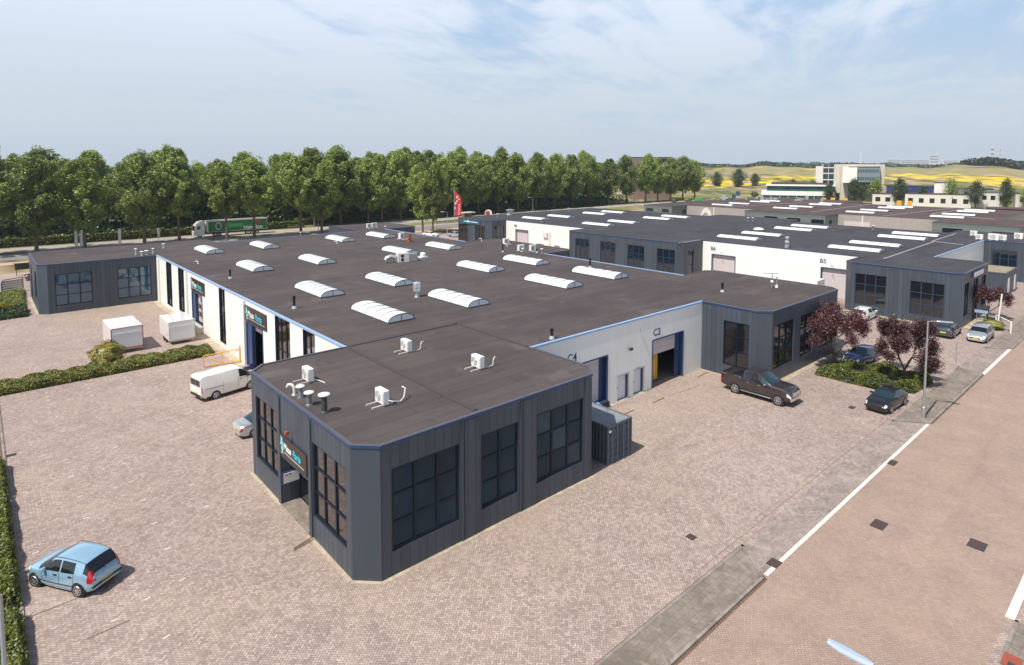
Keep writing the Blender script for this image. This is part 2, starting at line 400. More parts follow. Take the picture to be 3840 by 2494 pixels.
glass('car_glass_teal', (.012, .032, .036), wav=0, ior=1.6); glass('window_green', (.03, .09, .085), wav=.2)
def carpaint(n, c, rough=.22, metal=.35):
    m, g = newmat(n); setb(g, g.mul(c, g.noise(1.2, det=3)*.16+.92), rough, metal, .5)
    g.b.inputs['Coat Weight'].default_value = .7; g.b.inputs['Coat Roughness'].default_value = .05
carpaint('paint_lightblue', (.33, .53, .68)); carpaint('paint_white', (.80, .79, .75), metal=0); carpaint('paint_silver', (.55, .57, .58), metal=.6)
carpaint('paint_brown', (.075, .062, .062), metal=.6); carpaint('paint_black', (.018, .018, .02), metal=.2); carpaint('paint_navy', (.045, .075, .17), metal=.4)
carpaint('paint_teal', (.05, .085, .11), metal=.4); carpaint('paint_darkgrey', (.10, .11, .12))
plain('chrome', (.75, .75, .76), .12, metal=1, var=.05); plain('rim_metal', (.50, .50, .51), .3, metal=.7)
leafmat('leaf_poplar', (.38, .45, .11), (.12, .18, .04), .45, rnd=.3); leafmat('leaf_dark', (.095, .14, .04), (.035, .06, .02), .5)
leafmat('leaf_red', (.15, .050, .052), (.07, .026, .032), 1.5, trans=.25); leafmat('leaf_hedge', (.34, .33, .07), (.13, .16, .035), .9)
leafmat('leaf_shrub', (.25, .27, .045), (.07, .10, .02), 1.3); leafmat('leaf_yellow', (.55, .38, .02), (.25, .22, .03), 2)
leafmat('leaf_rust', (.42, .30, .06), (.14, .18, .04), 1.6); leafmat('leaf_wood', (.09, .12, .07), (.05, .075, .05), .03)
plain('bark', (.13, .09, .065), .9, var=.35, vs=2)

# ---------------------------------------------------------------- ground
def sheet(name, mat, q, z):
    return struct(name, MB().poly([(*p, z) for p in q]), mat)
def rect(x0, y0, x1, y1): return [(x0, y0), (x1, y0), (x1, y1), (x0, y1)]
sheet('yard_pavement', 'yard_pavers', rect(-11.25, -9.32, 142, 104), 0.0)
sheet('yard_pavement_far', 'path_pavers', rect(-20, 104.0, 90, 112), -.004)
sheet('driveway_strip', 'driveway_blocks', rect(-11.25, -11.12, 142, -9.32), 0.004)
sheet('road', 'road_pavers', rect(-60, -19.05, 330, -11.12), -0.004)
sheet('road_verge_pavement', 'yard_pavers', rect(-60, -32, 330, -19.05), 0.0)
def marking(q, z=.01): return tag(sheet('road_marking', 'white_marking', q, z))
marking(rect(14.3, -11.30, 38.9, -11.10)); marking(rect(54.9, -11.42, 66.3, -11.14)); marking(rect(19.25, -19.3, 120, -18.98))
marking(rect(120, -11.5, 160, -11.3))
# raised pavement islands with kerbs
def island(q, h=.09):
    mb = MB(); mb.prism(q, -.05, h, 0, 1, bot=False)
    cx = sum(p[0] for p in q)/len(q); cy = sum(p[1] for p in q)/len(q)
    inn = []
    n = len(q)
    for i in range(n):                                  # kerb stones round the edge
        a, b = Vector(q[i]), Vector(q[(i+1) % n]); d = (b-a).normalized(); nn = Vector((-d.y, d.x))*.12
        mb.prism([tuple(a), tuple(b), tuple(b+nn), tuple(a+nn)], h-.02, h+.012, 2)
    return struct('sidewalk', mb, ['kerb_stone', 'sidewalk_slabs', 'kerb_stone'])
island([(-60, -11.30), (14.05, -11.30), (15.55, -9.42), (-60, -9.42)])
island([(39.15, -11.34), (54.8, -11.34), (55.5, -9.3), (37.5, -9.3)])
island([(66.45, -11.5), (140, -11.5), (140, -9.6), (64.7, -9.6)])
mb = MB()
for x0, x1 in ((-60, 14.1), (39.1, 54.9), (66.4, 140)): mb.poly([(x0, -11.40, .007), (x1, -11.40, .007), (x1, -11.30, .007), (x0, -11.30, .007)])
mb.poly([(-60, -9.42, .013), (15.5, -9.42, .013), (15.5, -9.32, .013), (-60, -9.32, .013)])
struct('gutter_line', mb, 'soil')
island([(-60, -23.5), (18.9, -23.5), (19.2, -19.32), (-60, -19.32)])
mb = MB()
for y, w_ in ((-8.75, .05), (-9.02, .035)): mb.poly([(12, y, .006), (40, y, .006), (40, y+w_, .006), (12, y+w_, .006)])
struct('pavement_edge_line', mb, 'kerb_stone')
# kerb and bare strip beside the left hedge
struct('kerb', MB().box(-11.38, -11.25, -9.4, 39.9, -.1, .07), 'kerb_stone')
sheet('planting_strip', 'soil', rect(-14.5, -9.3, -11.38, 39.9), .03)
mb = MB()  # thin overhead shadows put on the paving as flat strips in the soil colour
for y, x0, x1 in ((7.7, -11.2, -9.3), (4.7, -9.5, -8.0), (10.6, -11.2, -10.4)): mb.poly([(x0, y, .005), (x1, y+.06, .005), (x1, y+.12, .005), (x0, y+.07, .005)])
struct('shadow_strip', mb, 'soil')
mb = MB(); R = random.Random(5)
for x in (0, -2.7, -5.55, -8.25):
    for k in range(4): mb.obox((x+R.uniform(-.03, .03), 35.3+k*1.1), 0, .2, .1, .002, .006)
for x, y in ((-10.56, 12.9), (-5.75, 11.9), (-5.74, 9.07), (-5.75, 6.1), (-7.2, 5.75), (-8.46, 5.2), (-7.1, 2.8), (-5.7, 14.8), (-5.8, 17.6), (-5.7, 20.4), (-8.3, 14.8), (-8.3, 17.6), (-8.4, 20.6), (-3.2, 11.8), (-3.2, 14.8), (-8.4, 23.4), (-5.7, 23.4), (-3.1, 8.9)):
    mb.obox((x, y), R.uniform(-.1, .1)+.1, .26, .08, .002, .006)
struct('parking_marks', mb, 'dash_marking')
# pale dirt and concrete edging along the foot of the walls
def edging(pts, wd=.35):
    mb = MB()
    for (a, b) in zip(pts, pts[1:]):
        a, b = Vector(a), Vector(b); d = (b-a).normalized(); nn = Vector((d.y, -d.x))*wd
        mb.poly([(*a, .012), (*(a+nn), .012), (*(b+nn), .012), (*b, .012)])
    return struct('wall_edging', mb, 'sand_strip')
edging([(0, 13.9), (0, 9.2)], .22); edging([(0, 5.5), (0, .94)], .22); edging([(0, .94), (.94, 0)], .2); edging([(.94, 0), (15.1, 0)], .22)
edging([(16.04, 6.25), (24, 6.25)], .3); edging([(24.2, 6.25), (29.8, 6.25)], .25); edging([(37.43, 6.25), (37.43, 1.1)], .3); edging([(38.4, .15), (52.2, .15)], .55)
edging([(71.8, 6.9), (71.8, -5)], .7); edging([(72.7, -5.9), (84, -5.9)], .9); edging([(6.5, 71.2), (6.5, 15)], .75); edging([(-5.6, 71.3), (6.5, 71.3)], .25); edging([(-6.5, 86), (-6.5, 72.3)], .35)
# loading-ramp slabs and channels in front of the C3 door, and the entrance ramp
mb = MB(); mb.prism([(29.9, 6.1), (29.6, 4.3), (31.5, 4.1), (31.7, 6.1)], 0, .03).prism([(31.8, 6.1), (31.6, 4.1), (33.6, 4.0), (34.3, 6.1)], 0, .03)
struct('ramp_slab', mb, 'yard_pavers')
mb = MB()
for a, b in (((35.2, 5.2), (37.0, 5.3)), ((27.3, 4.3), (28.9, 4.35)), ((23.5, 4.4), (25.0, 4.45)), ((-1.1, 4.95), (.0, 5.25)), ((-1.15, 4.8), (-.05, 5.05))):
    a, b = Vector(a), Vector(b); mb.obox(((a.x+b.x)/2, (a.y+b.y)/2), math.atan2(b.y-a.y, b.x-a.x), (b-a).length, .1, 0, .025)
struct('drain_channel', mb, 'soil')
# drain covers
def cover(name, x, y, L, W, a, label, mat='rust_red', grp=None):
    t = thing(name, label, 'drain cover', (x, y, .005), 0, grp)
    MB().obox((x, y), a, L, W, .006, .022).obj('frame', 'dark_metal', t)
    mb = MB()
    for k in range(5): mb.obox((x+math.cos(a+1.5708)*(k-2)*W/6, y+math.sin(a+1.5708)*(k-2)*W/6), a, L*.86, W*.10, .022, .028)
    mb.obj('grating', mat, t)
plain('cover_rust', (.10, .045, .035), .7)
cover('drain_cover', 14.28, -7.36, .42, .42, 0, 'small square rusty drain cover in the yard near the front building corner', 'cover_rust', 'drain covers')
cover('drain_cover', 22.55, -13.23, .9, .62, 0, 'dark rectangular cover in the road, nearer the white line', 'cover_rust', 'drain covers')
cover('drain_cover', 24.28, -17.04, .9, .7, 0, 'dark rectangular cover in the road, near the right picture edge', 'cover_rust', 'drain covers')
cover('drain_cover', 30.55, -11.45, .8, .4, .0, 'gully grate breaking the white line further along the road', 'cover_rust', 'drain covers')
cover('drain_cover', 15.42, -11.06, .65, .5, 0, 'gully grate beside the point of the grey kerb island', 'cover_rust', 'drain covers')
cover('drain_cover', 38.1, -6.4, .6, .4, 0, 'small dark cover in the yard ahead of the black car', 'cover_rust', 'drain covers')
cover('drain_cover', -11.0, 26.5, .6, .4, 0, 'small cover at the end of the left hedge', 'cover_rust', 'drain covers')
t = thing('hydrant_marker', 'rusty red metal lid on the right-hand pavement at the picture corner', 'lid', (16.33, -19.6, .1))
MB().box(15.95, 16.75, -19.95, -19.4, .1, .14).obj('lid', 'rust_red', t); MB().box(16.0, 16.2, -19.85, -19.6, .14, .17).obj('hinge', 'dark_metal', t)

# roads and verges behind the buildings
sl = -4/95
def band(name, mat, y0, y1, z, x0=-90, x1=330): return sheet(name, mat, [(x0, y0+sl*x0), (x1, y0+sl*x1), (x1, y1+sl*x1), (x0, y1+sl*x1-sl*(x1-x0))], z)
band('cycle_path', 'pink_path', 123.2, 127, -.012); band('service_road', 'asphalt', 131, 136.6, -.012); band('footpath', 'pale_asphalt', 137.2, 140.6, -.010)
sheet('main_road', 'pale_asphalt', [(-120, 144.0), (60, 144.0), (330, 152), (330, 160), (60, 152.5), (-120, 152.5)], -.006)
sheet('side_road', 'pale_asphalt', [(236, 118), (330, 112), (330, 121), (238, 127)], -.004)

# far terrain: one sheet that rises into the mounds behind the office, coloured by what grows on it
def tz(x, y):
    dx, dy = x-CAMP[0], y-CAMP[1]; r = math.hypot(dx, dy); b = math.degrees(YAW-math.atan2(dy, dx))
    t = min(1, max(0, (r-370)/560)); s = t*t*(3-2*t)
    k = min(1, max(0, (b-6)/8)); k = k*k*(3-2*k)
    h = 15.6*s*k*(1+.09*math.sin(b*.9)+.06*math.sin(b*2.3+1))
    h += 1.6*s*k*math.sin(r*.03+b*.5)*math.sin(b*.7+r*.008)
    if r > 1000: h *= max(0, 1-(r-1000)/900)
    return h-.03
bs = np.arange(-46, 62, .5); rr = list(np.geomspace(14, 330, 22))+list(np.arange(345, 1010, 9))+list(np.geomspace(1030, 8800, 20))
vs = []; cols = []
RN = random.Random(2)
from mathutils import noise as mn
def vn(x, y, s=1.0): return mn.fractal(Vector((x*s, y*s, .3)), .6, 2.0, 5)
for r in rr:
    for b in bs:
        a = YAW-math.radians(b); x, y = CAMP[0]+r*math.cos(a), CAMP[1]+r*math.sin(a); vs.append((x, y, tz(x, y)))
        st = vn(b*.16, r*.012+b*.05); st2 = vn(b*.5+9, r*.045+3); f = vn(b*.9, r*.10+5)
        c = np.array((.27, .24, .10)) if r > 330 else np.array((.30, .25, .11))
        c = c*(1+.35*f)
        if st > .05: c = c*.4+np.array((.17, .20, .055))*.6
        if st2 > .12 and r > 390: c = np.array((.42, .30, .25))
        if st2 < -.2 and r > 300: c = np.array((.13, .16, .05))
        yb = (14 < b < 45) and (560+60*math.sin(b*.25)+30*vn(b*.3, 2) < r < 650+50*math.sin(b*.2+1)+40*vn(b*.25, 7))
        yc = (17 < b < 32) and (770+8*(b-17) < r < 800+9*(b-17)+30*vn(b*.6, 1)) or (9 < b < 12.5 and 620 < r < 675+30*f)
        yd = r > 330 and vn(b*.35+4, r*.02+8) > .42; yb = yb and vn(b*.8+2, r*.05) > -.12; yc = yc and vn(b*.9+2, r*.05) > -.05
        if yb or yc: c = c*.25+np.array((.88, .64, .02))*.8*(1+.3*f)
        elif yd: c = c*.35+np.array((.55, .42, .03))*.65
        if 19 < b < 45 and 690+60*st2 < r < 850+60*st and not (yc or yb): c = np.array((.34, .30, .14))*(1+.2*f)
        if 4 < b < 17 and 620 < r < 860 and st2 > -.12 and not yc: c = np.array((.40, .29, .23))*(1+.15*f) if r > 700 else np.array((.38, .33, .15))
        if b < 9 and r > 120: c = np.array((.07, .10, .035))*(1+.4*f)
        if 150 < y < 158.5 and x < 230: c = np.array((.24, .27, .08))*(1+.3*f)
        if r > 930: c = np.array((.07, .10, .05))
        if r < 200: c = np.array((.30, .24, .13))*(1+.4*f)
        cols.append((*np.clip(c, .01, 1), 1))
nb = len(bs); fs = [(i*nb+j, i*nb+j+1, (i+1)*nb+j+1, (i+1)*nb+j) for i in range(len(rr)-1) for j in range(nb-1)]
me = bpy.data.meshes.new('ground'); me.from_pydata(vs, [], [f[::-1] for f in fs]); ca = me.color_attributes.new('cover', 'FLOAT_COLOR', 'POINT')
ca.data.foreach_set('color', np.array(cols, dtype=np.float32).ravel()); me.polygons.foreach_set('use_smooth', [True]*len(fs))
m, g = newmat('terrain'); at = g.n('ShaderNodeAttribute'); at.attribute_name = 'cover'
c = g.mul(at.outputs[0], g.noise(.06, g.scale(g.pos(), 1, 1.0, 1), det=9, rough=.85)*1.8-.05); c = g.mix(g.noise(.05, det=6, rough=.7).step(.5, .62)*.35, c, (.11, .13, .05)); setb(g, c, .95, spec=.1)
me.materials.append(m); go = bpy.data.objects.new('ground', me); COL.objects.link(go); tag(go, kind='structure')
# ---------------------------------------------------------------- walls, windows, roofs
ZR = 6.3
def wallpanel(mb, A, B, z0, z1, ops, m=0, depth=.16, mr=None):
    A, B = Vector(A), Vector(B); L = (B-A).length; d = (B-A)/L; n = Vector((d.y, -d.x)); mr = m if mr is None else mr
    S = sorted({0, L, *[v for o in ops for v in o[:2]]}); Z = sorted({z0, z1, *[v for o in ops for v in o[2:4]]})
    P = lambda s, z, off=0: (A.x+d.x*s+n.x*off, A.y+d.y*s+n.y*off, z)
    for a, b in zip(S, S[1:]):
        for c, e in zip(Z, Z[1:]):
            if any(o[0] <= a+1e-6 and o[1] >= b-1e-6 and o[2] <= c+1e-6 and o[3] >= e-1e-6 for o in ops): continue
            mb.poly([P(a, c), P(b, c), P(b, e), P(a, e)], m)
    for o in ops:
        s0, s1, c, e = o[:4]; D = -depth
        mb.poly([P(s0, c), P(s0, e), P(s0, e, D), P(s0, c, D)], mr); mb.poly([P(s1, e), P(s1, c), P(s1, c, D), P(s1, e, D)], mr)
        mb.poly([P(s0, e), P(s1, e), P(s1, e, D), P(s0, e, D)], mr)
        if c > z0+.01: mb.poly([P(s1, c), P(s0, c), P(s0, c, D), P(s1, c, D)], mr)
    return P
def barset(P, s0, s1, z0, z1, cols, rows, bw, off0, off1):
    """frame and glazing bars between two depths, butted so that nothing overlaps"""
    mb = MB()
    def bx(a, b, c, e, o0=off0, o1=off1):
        q = [P(a, c, o0), P(b, c, o0), P(b, c, o1), P(a, c, o1)]; q2 = [(x, y, e) for x, y, z in q]
        mb.add(q+q2, [(0, 1, 5, 4), (1, 2, 6, 5), (2, 3, 7, 6), (3, 0, 4, 7), (4, 5, 6, 7), (3, 2, 1, 0)])
    bx(s0, s0+bw, z0, z1); bx(s1-bw, s1, z0, z1); bx(s0+bw, s1-bw, z0, z0+bw); bx(s0+bw, s1-bw, z1-bw, z1)
    for i in range(1, cols):
        s = s0+(s1-s0)*i/cols; bx(s-bw*.6, s+bw*.6, z0+bw, z1-bw)
    for j in range(1, rows):
        z = z0+(z1-z0)*j/rows
        for i in range(cols):
            a = s0+(s1-s0)*i/cols+(bw if i == 0 else bw*.6); b = s0+(s1-s0)*(i+1)/cols-(bw if i == cols-1 else bw*.6); bx(a, b, z-bw*.45, z+bw*.45, off0+.004, off1-.012)
    return mb
def window(P, o, par, cols=3, rows=3, bw=.085, fm='frame_dark', gm='window_glass', depth=.16, sill=None):
    s0, s1, z0, z1 = o[:4]
    w_ = barset(P, s0, s1, z0, z1, cols, rows, bw, -depth, -depth+.09).obj('window', fm, par)
    if isinstance(gm, str): gm = [gm]
    mb = MB(); R = random.Random(int(s0*100+z0*7))
    for i in range(cols):                               # every pane stands a touch out of true, as real panes do
        for j in range(rows):
            a, b = s0+(s1-s0)*i/cols, s0+(s1-s0)*(i+1)/cols; c, e = z0+(z1-z0)*j/rows, z0+(z1-z0)*(j+1)/rows
            t = [R.uniform(-.006, .006) for _ in range(4)]
            mb.poly([P(a, c, -depth+.03+t[0]), P(b, c, -depth+.03+t[1]), P(b, e, -depth+.03+t[2]), P(a, e, -depth+.03-t[0]+t[1]*0+t[2])], (i+j) % len(gm))
    mb.obj('glass', list(gm), w_)
    return w_
def rollerdoor(P, o, par, openz=0, name='roller_door', side=.28, sidem='blue_paint', depth=.5):
    s0, s1, z0, z1 = o[:4]; mb = MB(); z = z0+openz; k = 0
    while z < z1-.01:
        e = min(z+.5, z1); mb.poly([P(s0+side*.2, z+.02, -depth+.1), P(s1-side*.2, z+.02, -depth+.1), P(s1-side*.2, e-.02, -depth+.1), P(s0+side*.2, e-.02, -depth+.1)])
        mb.poly([P(s0+side*.2, e-.02, -depth+.1), P(s1-side*.2, e-.02, -depth+.1), P(s1-side*.2, e, -depth+.07), P(s0+side*.2, e, -depth+.07)])
        mb.poly([P(s0+side*.2, z, -depth+.07), P(s1-side*.2, z, -depth+.07), P(s1-side*.2, z+.02, -depth+.1), P(s0+side*.2, z+.02, -depth+.1)]); z += .5
    d = mb.obj(name, 'shutter', par)
    mb = MB()
    q = lambda a, b, c, e, o0, o1: mb.add([P(a, c, o0), P(b, c, o0), P(b, c, o1), P(a, c, o1), P(a, e, o0), P(b, e, o0), P(b, e, o1), P(a, e, o1)], [(0, 1, 5, 4), (1, 2, 6, 5), (2, 3, 7, 6), (3, 0, 4, 7), (4, 5, 6, 7), (3, 2, 1, 0)])
    q(s1-.1, s1+.04, z0, z1, -.03, .03); q(s0-.04, s0+.1, z0, z1, -.03, .03); q(s0+.1, s1-.1, z1-.08, z1+.03, -.03, .028)
    mb.obj('door_frame', sidem, par)
    return d
def building(label, cat, name, loc, outline, edges, roofm, zr=ZR, group=None, capm='blue_trim', wallname='wall'):
    """outline counter-clockwise; edges[i] = dict(m, ops, cap) for the edge from point i to i+1"""
    t = thing(name, label, cat, loc, 0, group); n = len(outline); Ps = []
    mats = []; mb = MB(); caps = {}
    for i in range(n):
        e = edges.get(i, {}); mt = e.get('m', 'grey_cladding')
        if mt not in mats: mats.append(mt)
        if e.get('rev') and e['rev'] not in mats: mats.append(e['rev'])
        A, B = outline[i], outline[(i+1) % n]
        Ps.append(wallpanel(mb, A, B, 0, zr-.12, [o[:4] for o in e.get('ops', [])], mats.index(mt), e.get('depth', .16), mats.index(e['rev']) if e.get('rev') else None))
        caps.setdefault(e.get('cap', capm), []).append(i)
    mb.obj(wallname, mats, t)
    # inner offset of the outline, for the kerb of the roof
    def nrm(i):
        a, b = Vector(outline[i % n]), Vector(outline[(i+1) % n]); d = (b-a).normalized(); return Vector((d.y, -d.x))
    def off(i, k):
        n0, n1 = nrm(i-1), nrm(i); b = (n0+n1); b = b/max(.3, b.dot(n0)) if b.length > 1e-6 else n0
        return (outline[i % n][0]+b.x*k, outline[i % n][1]+b.y*k)
    MB().poly([(*off(i, -.1), zr-.06) for i in range(n)]).obj('roof', roofm, t)
    for cm, idx in caps.items():
        mb = MB()
        for i in idx:
            a0, a1, b0, b1 = off(i, .05), off(i+1, .05), off(i, -.15), off(i+1, -.15)
            mb.poly([(*a0, zr-.13), (*a1, zr-.13), (*a1, zr), (*a0, zr)], 0); mb.poly([(*a0, zr), (*a1, zr), (*b1, zr+.012), (*b0, zr+.012)], 1)
            mb.poly([(*b0, zr+.012), (*b1, zr+.012), (*b1, zr-.1), (*b0, zr-.1)], 1)
            mb.poly([(*a1, zr-.13), (*a0, zr-.13), (*off(i, 0), zr-.125), (*off(i+1, 0), zr-.12)], 0)
        top = {'blue_trim': 'grey_trim', 'light_blue_trim': 'light_blue_trim'}.get(cm, cm)
        mb.obj('roof_trim', [cm, top], t)
    return t, Ps
k = .94
# ---- warehouse C -----------------------------------------------------------
OC = [(0, k), (k, 0), (15.1, 0), (16.04, k), (16.04, 6.25), (37.43, 6.25), (37.43, 1.1), (38.38, .15), (52.2, .15), (53.14, 1.1), (53.14, 14.0), (52.2, 14.9), (47.7, 14.9),
      (47.7, 37.2), (52.8, 37.2), (53.7, 38.1), (53.7, 54.6), (52.8, 55.5), (47.7, 55.5), (47.7, 81.3), (54.1, 81.3), (55, 82.2), (55, 94), (42, 94), (42, 81), (16.8, 81), (16.8, 86.1), (15.9, 87), (-5.6, 87), (-6.5, 86.1),
      (-6.5, 72.24), (-5.56, 71.3), (6.5, 71.3), (6.5, 14.77), (k, 14.77), (0, 13.83)]
# edge 0 chamfer; 1 front face X; 35 left face back to (0,k)
win = lambda a, b, z0=1.15, z1=5.05: (a, b, z0, z1)
EC = {
 1: dict(ops=[win(1.5-k, 5.3-k), win(6.65-k, 9.2-k), win(10.55-k, 14.35-k)]),
 2: {}, 4: dict(m='white_ribbed', cap='light_blue_trim', depth=.5, rev='blue_paint', ops=[(19.5-16.04, 24.1-16.04, .5, 4.07), (29.85-16.04, 34.43-16.04, 0, 4.1), (25.3-16.04, 26.6-16.04, .1, 2.1), (27.35-16.04, 28.6-16.04, .1, 2.15)]),
 5: dict(ops=[(6.25-4.1, 6.25-1.72, 1.0, 4.95)]),
 7: dict(ops=[(38.7-38.38, 42.5-38.38, 1.15, 5.0), (43.9-38.38, 46.5-38.38, 1.15, 5.0), (47.8-38.38, 51.3-38.38, 1.15, 5.0)]),
 12: dict(m='white_ribbed', cap='light_blue_trim'), 18: dict(m='white_ribbed', cap='light_blue_trim'), 24: dict(m='white_panels', cap='light_blue_trim'),
 30: {}, 29: dict(ops=[(2.5, 4.2, .4, 5.0), (9.5, 12.2, 1.6, 5.0)]),
 31: dict(ops=[(-4.84+5.56, -.92+5.56, .95, 4.95), (1.83+5.56, 5.75+5.56, .9, 4.95)]),
 32: dict(m='white_panels', cap='light_blue_trim', depth=.22, rev='frame_blue', ops=[(71.3-65.95, 71.3-63.0, .45, 6.1), (71.3-59.75, 71.3-56.9, .75, 6.1), (71.3-53.65, 71.3-49.3, .7, 4.2), (71.3-43.15, 71.3-41.12, .47, 6.1),
            (71.3-34.9, 71.3-30.5, 0, 4.2), (71.3-27.6, 71.3-24.35, .45, 6.1), (71.3-21.8, 71.3-19.57, .9, 6.1)]),
 35: dict(ops=[(13.83-13.13, 13.83-9.75, 1.25, 5.05), (13.83-9.25, 13.83-5.55, 0, 2.75), (13.83-5.1, 13.83-1.48, 1.2, 5.0)]),
}
WC, PC = building('nearest warehouse with huge black roof, dark grey corner offices and C3, C4 doors', 'warehouse', 'warehouse_building', (24, 40, 0), OC, EC, 'roof_felt')
for o, c_ in zip(EC[1]['ops'], (3, 2, 3)): window(PC[1], o, WC, c_, 3, .12, gm=['window_glass_slate', 'window_glass_slate', 'window_glass_pale', 'window_glass_slate'] if o[0] > 9 else ['window_glass_slate'])
E1 = EC[35]['ops']; window(PC[35], E1[0], WC, 3, 3, .11, gm='window_mirror'); window(PC[35], E1[2], WC, 3, 3, .11, gm='window_mirror')
window(PC[5], EC[5]['ops'][0], WC, 2, 3, .09)
for o, c_ in zip(EC[7]['ops'], (3, 2, 3)): window(PC[7], o, WC, c_, 3, .09)
for o in EC[29]['ops']: window(PC[29], o, WC, 2, 3, .09)
for o in EC[31]['ops']: window(PC[31], o, WC, 3, 3, .09, gm='window_sky')
LW = EC[32]['ops']
for i, c_, r_ in ((0, 2, 5), (1, 2, 5), (3, 2, 4), (5, 3, 2), (6, 2, 2)): window(PC[32], LW[i], WC, c_, r_, .07, depth=.2, gm='window_mirror')
# bench of the left wall: piers and the two loading doors
mb = MB()
for y in (35.3, 55.6, 69.9): mb.box(6.28, 6.5, y-.42, y+.42, 0, 6.1)
mb.obj('wall_pier', 'white_panels', WC)
rollerdoor(PC[32], LW[4], WC, 3.45); rollerdoor(PC[32], LW[2], WC, 0, side=.6)
MB().box(6.56, 6.9, 33.6, 34.85, 0, 4.15).obj('door_leaf', 'blue_paint', WC); MB().box(6.56, 6.8, 52.5, 53.6, .75, 4.15).obj('door_leaf', 'blue_paint', WC)
mb = MB()
for a, z in ((51.3, 1.5), (51.3, 2.4), (50.5, 1.5), (50.5, 2.4), (50.5, 3.2)): mb.box(6.68, 6.74, a-.28, a+.28, z, z+.55)
mb.obj('door_window', 'window_glass', WC)
MB().box(5.75, 6.48, 49.2, 53.8, 0, .72).obj('loading_platform', 'concrete', WC)
# front loading wall: C4 and C3 doors, two small doors
FW = EC[4]['ops']
rollerdoor(PC[4], FW[0], WC, 0); rollerdoor(PC[4], FW[1], WC, 2.6)
MB().box(23.5, 24.08, 6.62, 6.7, .5, 4.0).obj('door_leaf', 'blue_paint', WC); MB().box(33.7, 34.4, 6.62, 6.7, 0, 4.05).obj('door_leaf', 'blue_paint', WC)
MB().box(19.5, 24.1, 6.0, 6.24, .1, .5).obj('dock_bumper', 'black_rubber', WC)
for a, b, hh in ((25.3, 26.6, 2.1), (27.35, 28.6, 2.15)):
    d = MB().box(a+.06, b-.06, 6.42, 6.47, .1, hh-.04).obj('side_door', 'door_white', WC)
    MB().box(a-.08, b+.08, 6.10, 6.20, hh+.0, hh+.07).box(b-.02, b+.06, 6.16, 6.20, .1, hh).obj('door_hood', 'galvanised', d)
    MB().box(a+.14, a+.24, 6.36, 6.42, 1.0, 1.12).obj('handle', 'dark_metal', d)
MB().box(26.1, 26.45, 6.37, 6.42, 1.2, 1.6).obj('notice', 'white_paint', WC)
# light fittings on the walls
def walllamp(c, n, par, nm='wall_lamp'):
    mb = MB(); c = Vector(c); n = Vector(n); s_ = Vector((-n.y, n.x, 0))
    mb.tube([c, c+n*.25], .03, 6); mb.obj(nm, 'galvanised', par)
walllamp((26.72, 6.25, 4.1), (0, -1, 0), WC); MB().box(26.55, 26.9, 5.95, 6.1, 3.95, 4.15).obj('wall_lamp', 'dark_metal', WC)
MB().box(28.0, 28.08, 6.14, 6.22, 5.1, 5.5).obj('wall_lamp', 'steel_pale', WC)
# interior behind the open doors
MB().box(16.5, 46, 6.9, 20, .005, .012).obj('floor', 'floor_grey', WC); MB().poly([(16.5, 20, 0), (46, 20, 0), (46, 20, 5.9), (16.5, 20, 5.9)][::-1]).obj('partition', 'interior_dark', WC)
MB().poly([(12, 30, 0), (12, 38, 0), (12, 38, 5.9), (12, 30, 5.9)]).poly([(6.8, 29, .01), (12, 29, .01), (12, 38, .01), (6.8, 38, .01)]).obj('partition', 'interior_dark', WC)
# front entrance recess: angled reveal panel, house-number board, dark glazed door
MB().poly([(.16, 9.24, 0), (1.0, 9.24, 0), (1.0, 9.24, 2.8), (.16, 9.24, 2.8)]).obj('entrance_reveal', 'grey_cladding', WC)
MB().poly([(1.0, 9.24, 0), (1.0, 5.4, 0), (1.0, 5.4, 2.8), (1.0, 9.24, 2.8)]).obj('entrance_glass', 'window_glass', WC)
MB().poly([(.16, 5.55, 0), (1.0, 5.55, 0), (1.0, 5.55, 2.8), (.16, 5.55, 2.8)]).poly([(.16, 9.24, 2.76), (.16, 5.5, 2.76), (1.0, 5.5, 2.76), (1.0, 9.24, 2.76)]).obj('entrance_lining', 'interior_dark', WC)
MB().box(-.08, .95, 5.6, 9.2, .012, .05).obj('doorstep', 'sidewalk_slabs', WC)
# piers that frame the entrance
mb = MB()
for y0, y1 in ((9.25, 9.62), (5.18, 5.52)): mb.box(-.07, -.003, y0, y1, 0, 6.05)
mb.obj('wall_pier', 'grey_cladding', WC)
mb = MB()
for x in (5.42, 9.34, 14.5): mb.box(x, x+.09, -.05, -.003, 0, 6.1)
for x0, x1 in ((5.6, 6.5), (9.5, 10.4)): mb.box(x0, x1, -.035, -.003, .02, 6.1)
mb.obj('wall_pier', 'grey_cladding', WC)
# house-number board on the reveal
t = thing('number_board', 'small white board with blue edge and 169-173 style number row in the front entrance', 'sign', (.5, 9.1, 1.4))
t['label'] = 'small white board with purple-blue edge hung in the front entrance recess'
Mx = frameM((-.02, 9.22, 1.1), (1, 0, 0))
def flat(mb, M, pts, z0=0, z1=.03, m=0):
    n = len(pts); a = [tuple(M @ Vector((x, y, z0))) for x, y in pts]; b = [tuple(M @ Vector((x, y, z1))) for x, y in pts]
    mb.add(a+b, [tuple(range(n-1, -1, -1)), tuple(range(n, 2*n))]+[(i, (i+1) % n, n+(i+1) % n, n+i) for i in range(n)], m); return mb
R4 = lambda x0, y0, x1, y1: [(x0, y0), (x1, y0), (x1, y1), (x0, y1)]
flat(MB(), Mx, R4(0, 0, .98, .72), .02, .10).obj('board', 'navy', t); flat(MB(), Mx, R4(.07, .08, .93, .64), .10, .125).obj('face', 'white_paint', t)
mb = MB()
for a, b in ((.12, .20), (.23, .30), (.36, .48)): flat(mb, Mx, R4(a, .52, b, .57), .125, .13)
mb.obj('lettering', 'sign_black', t)
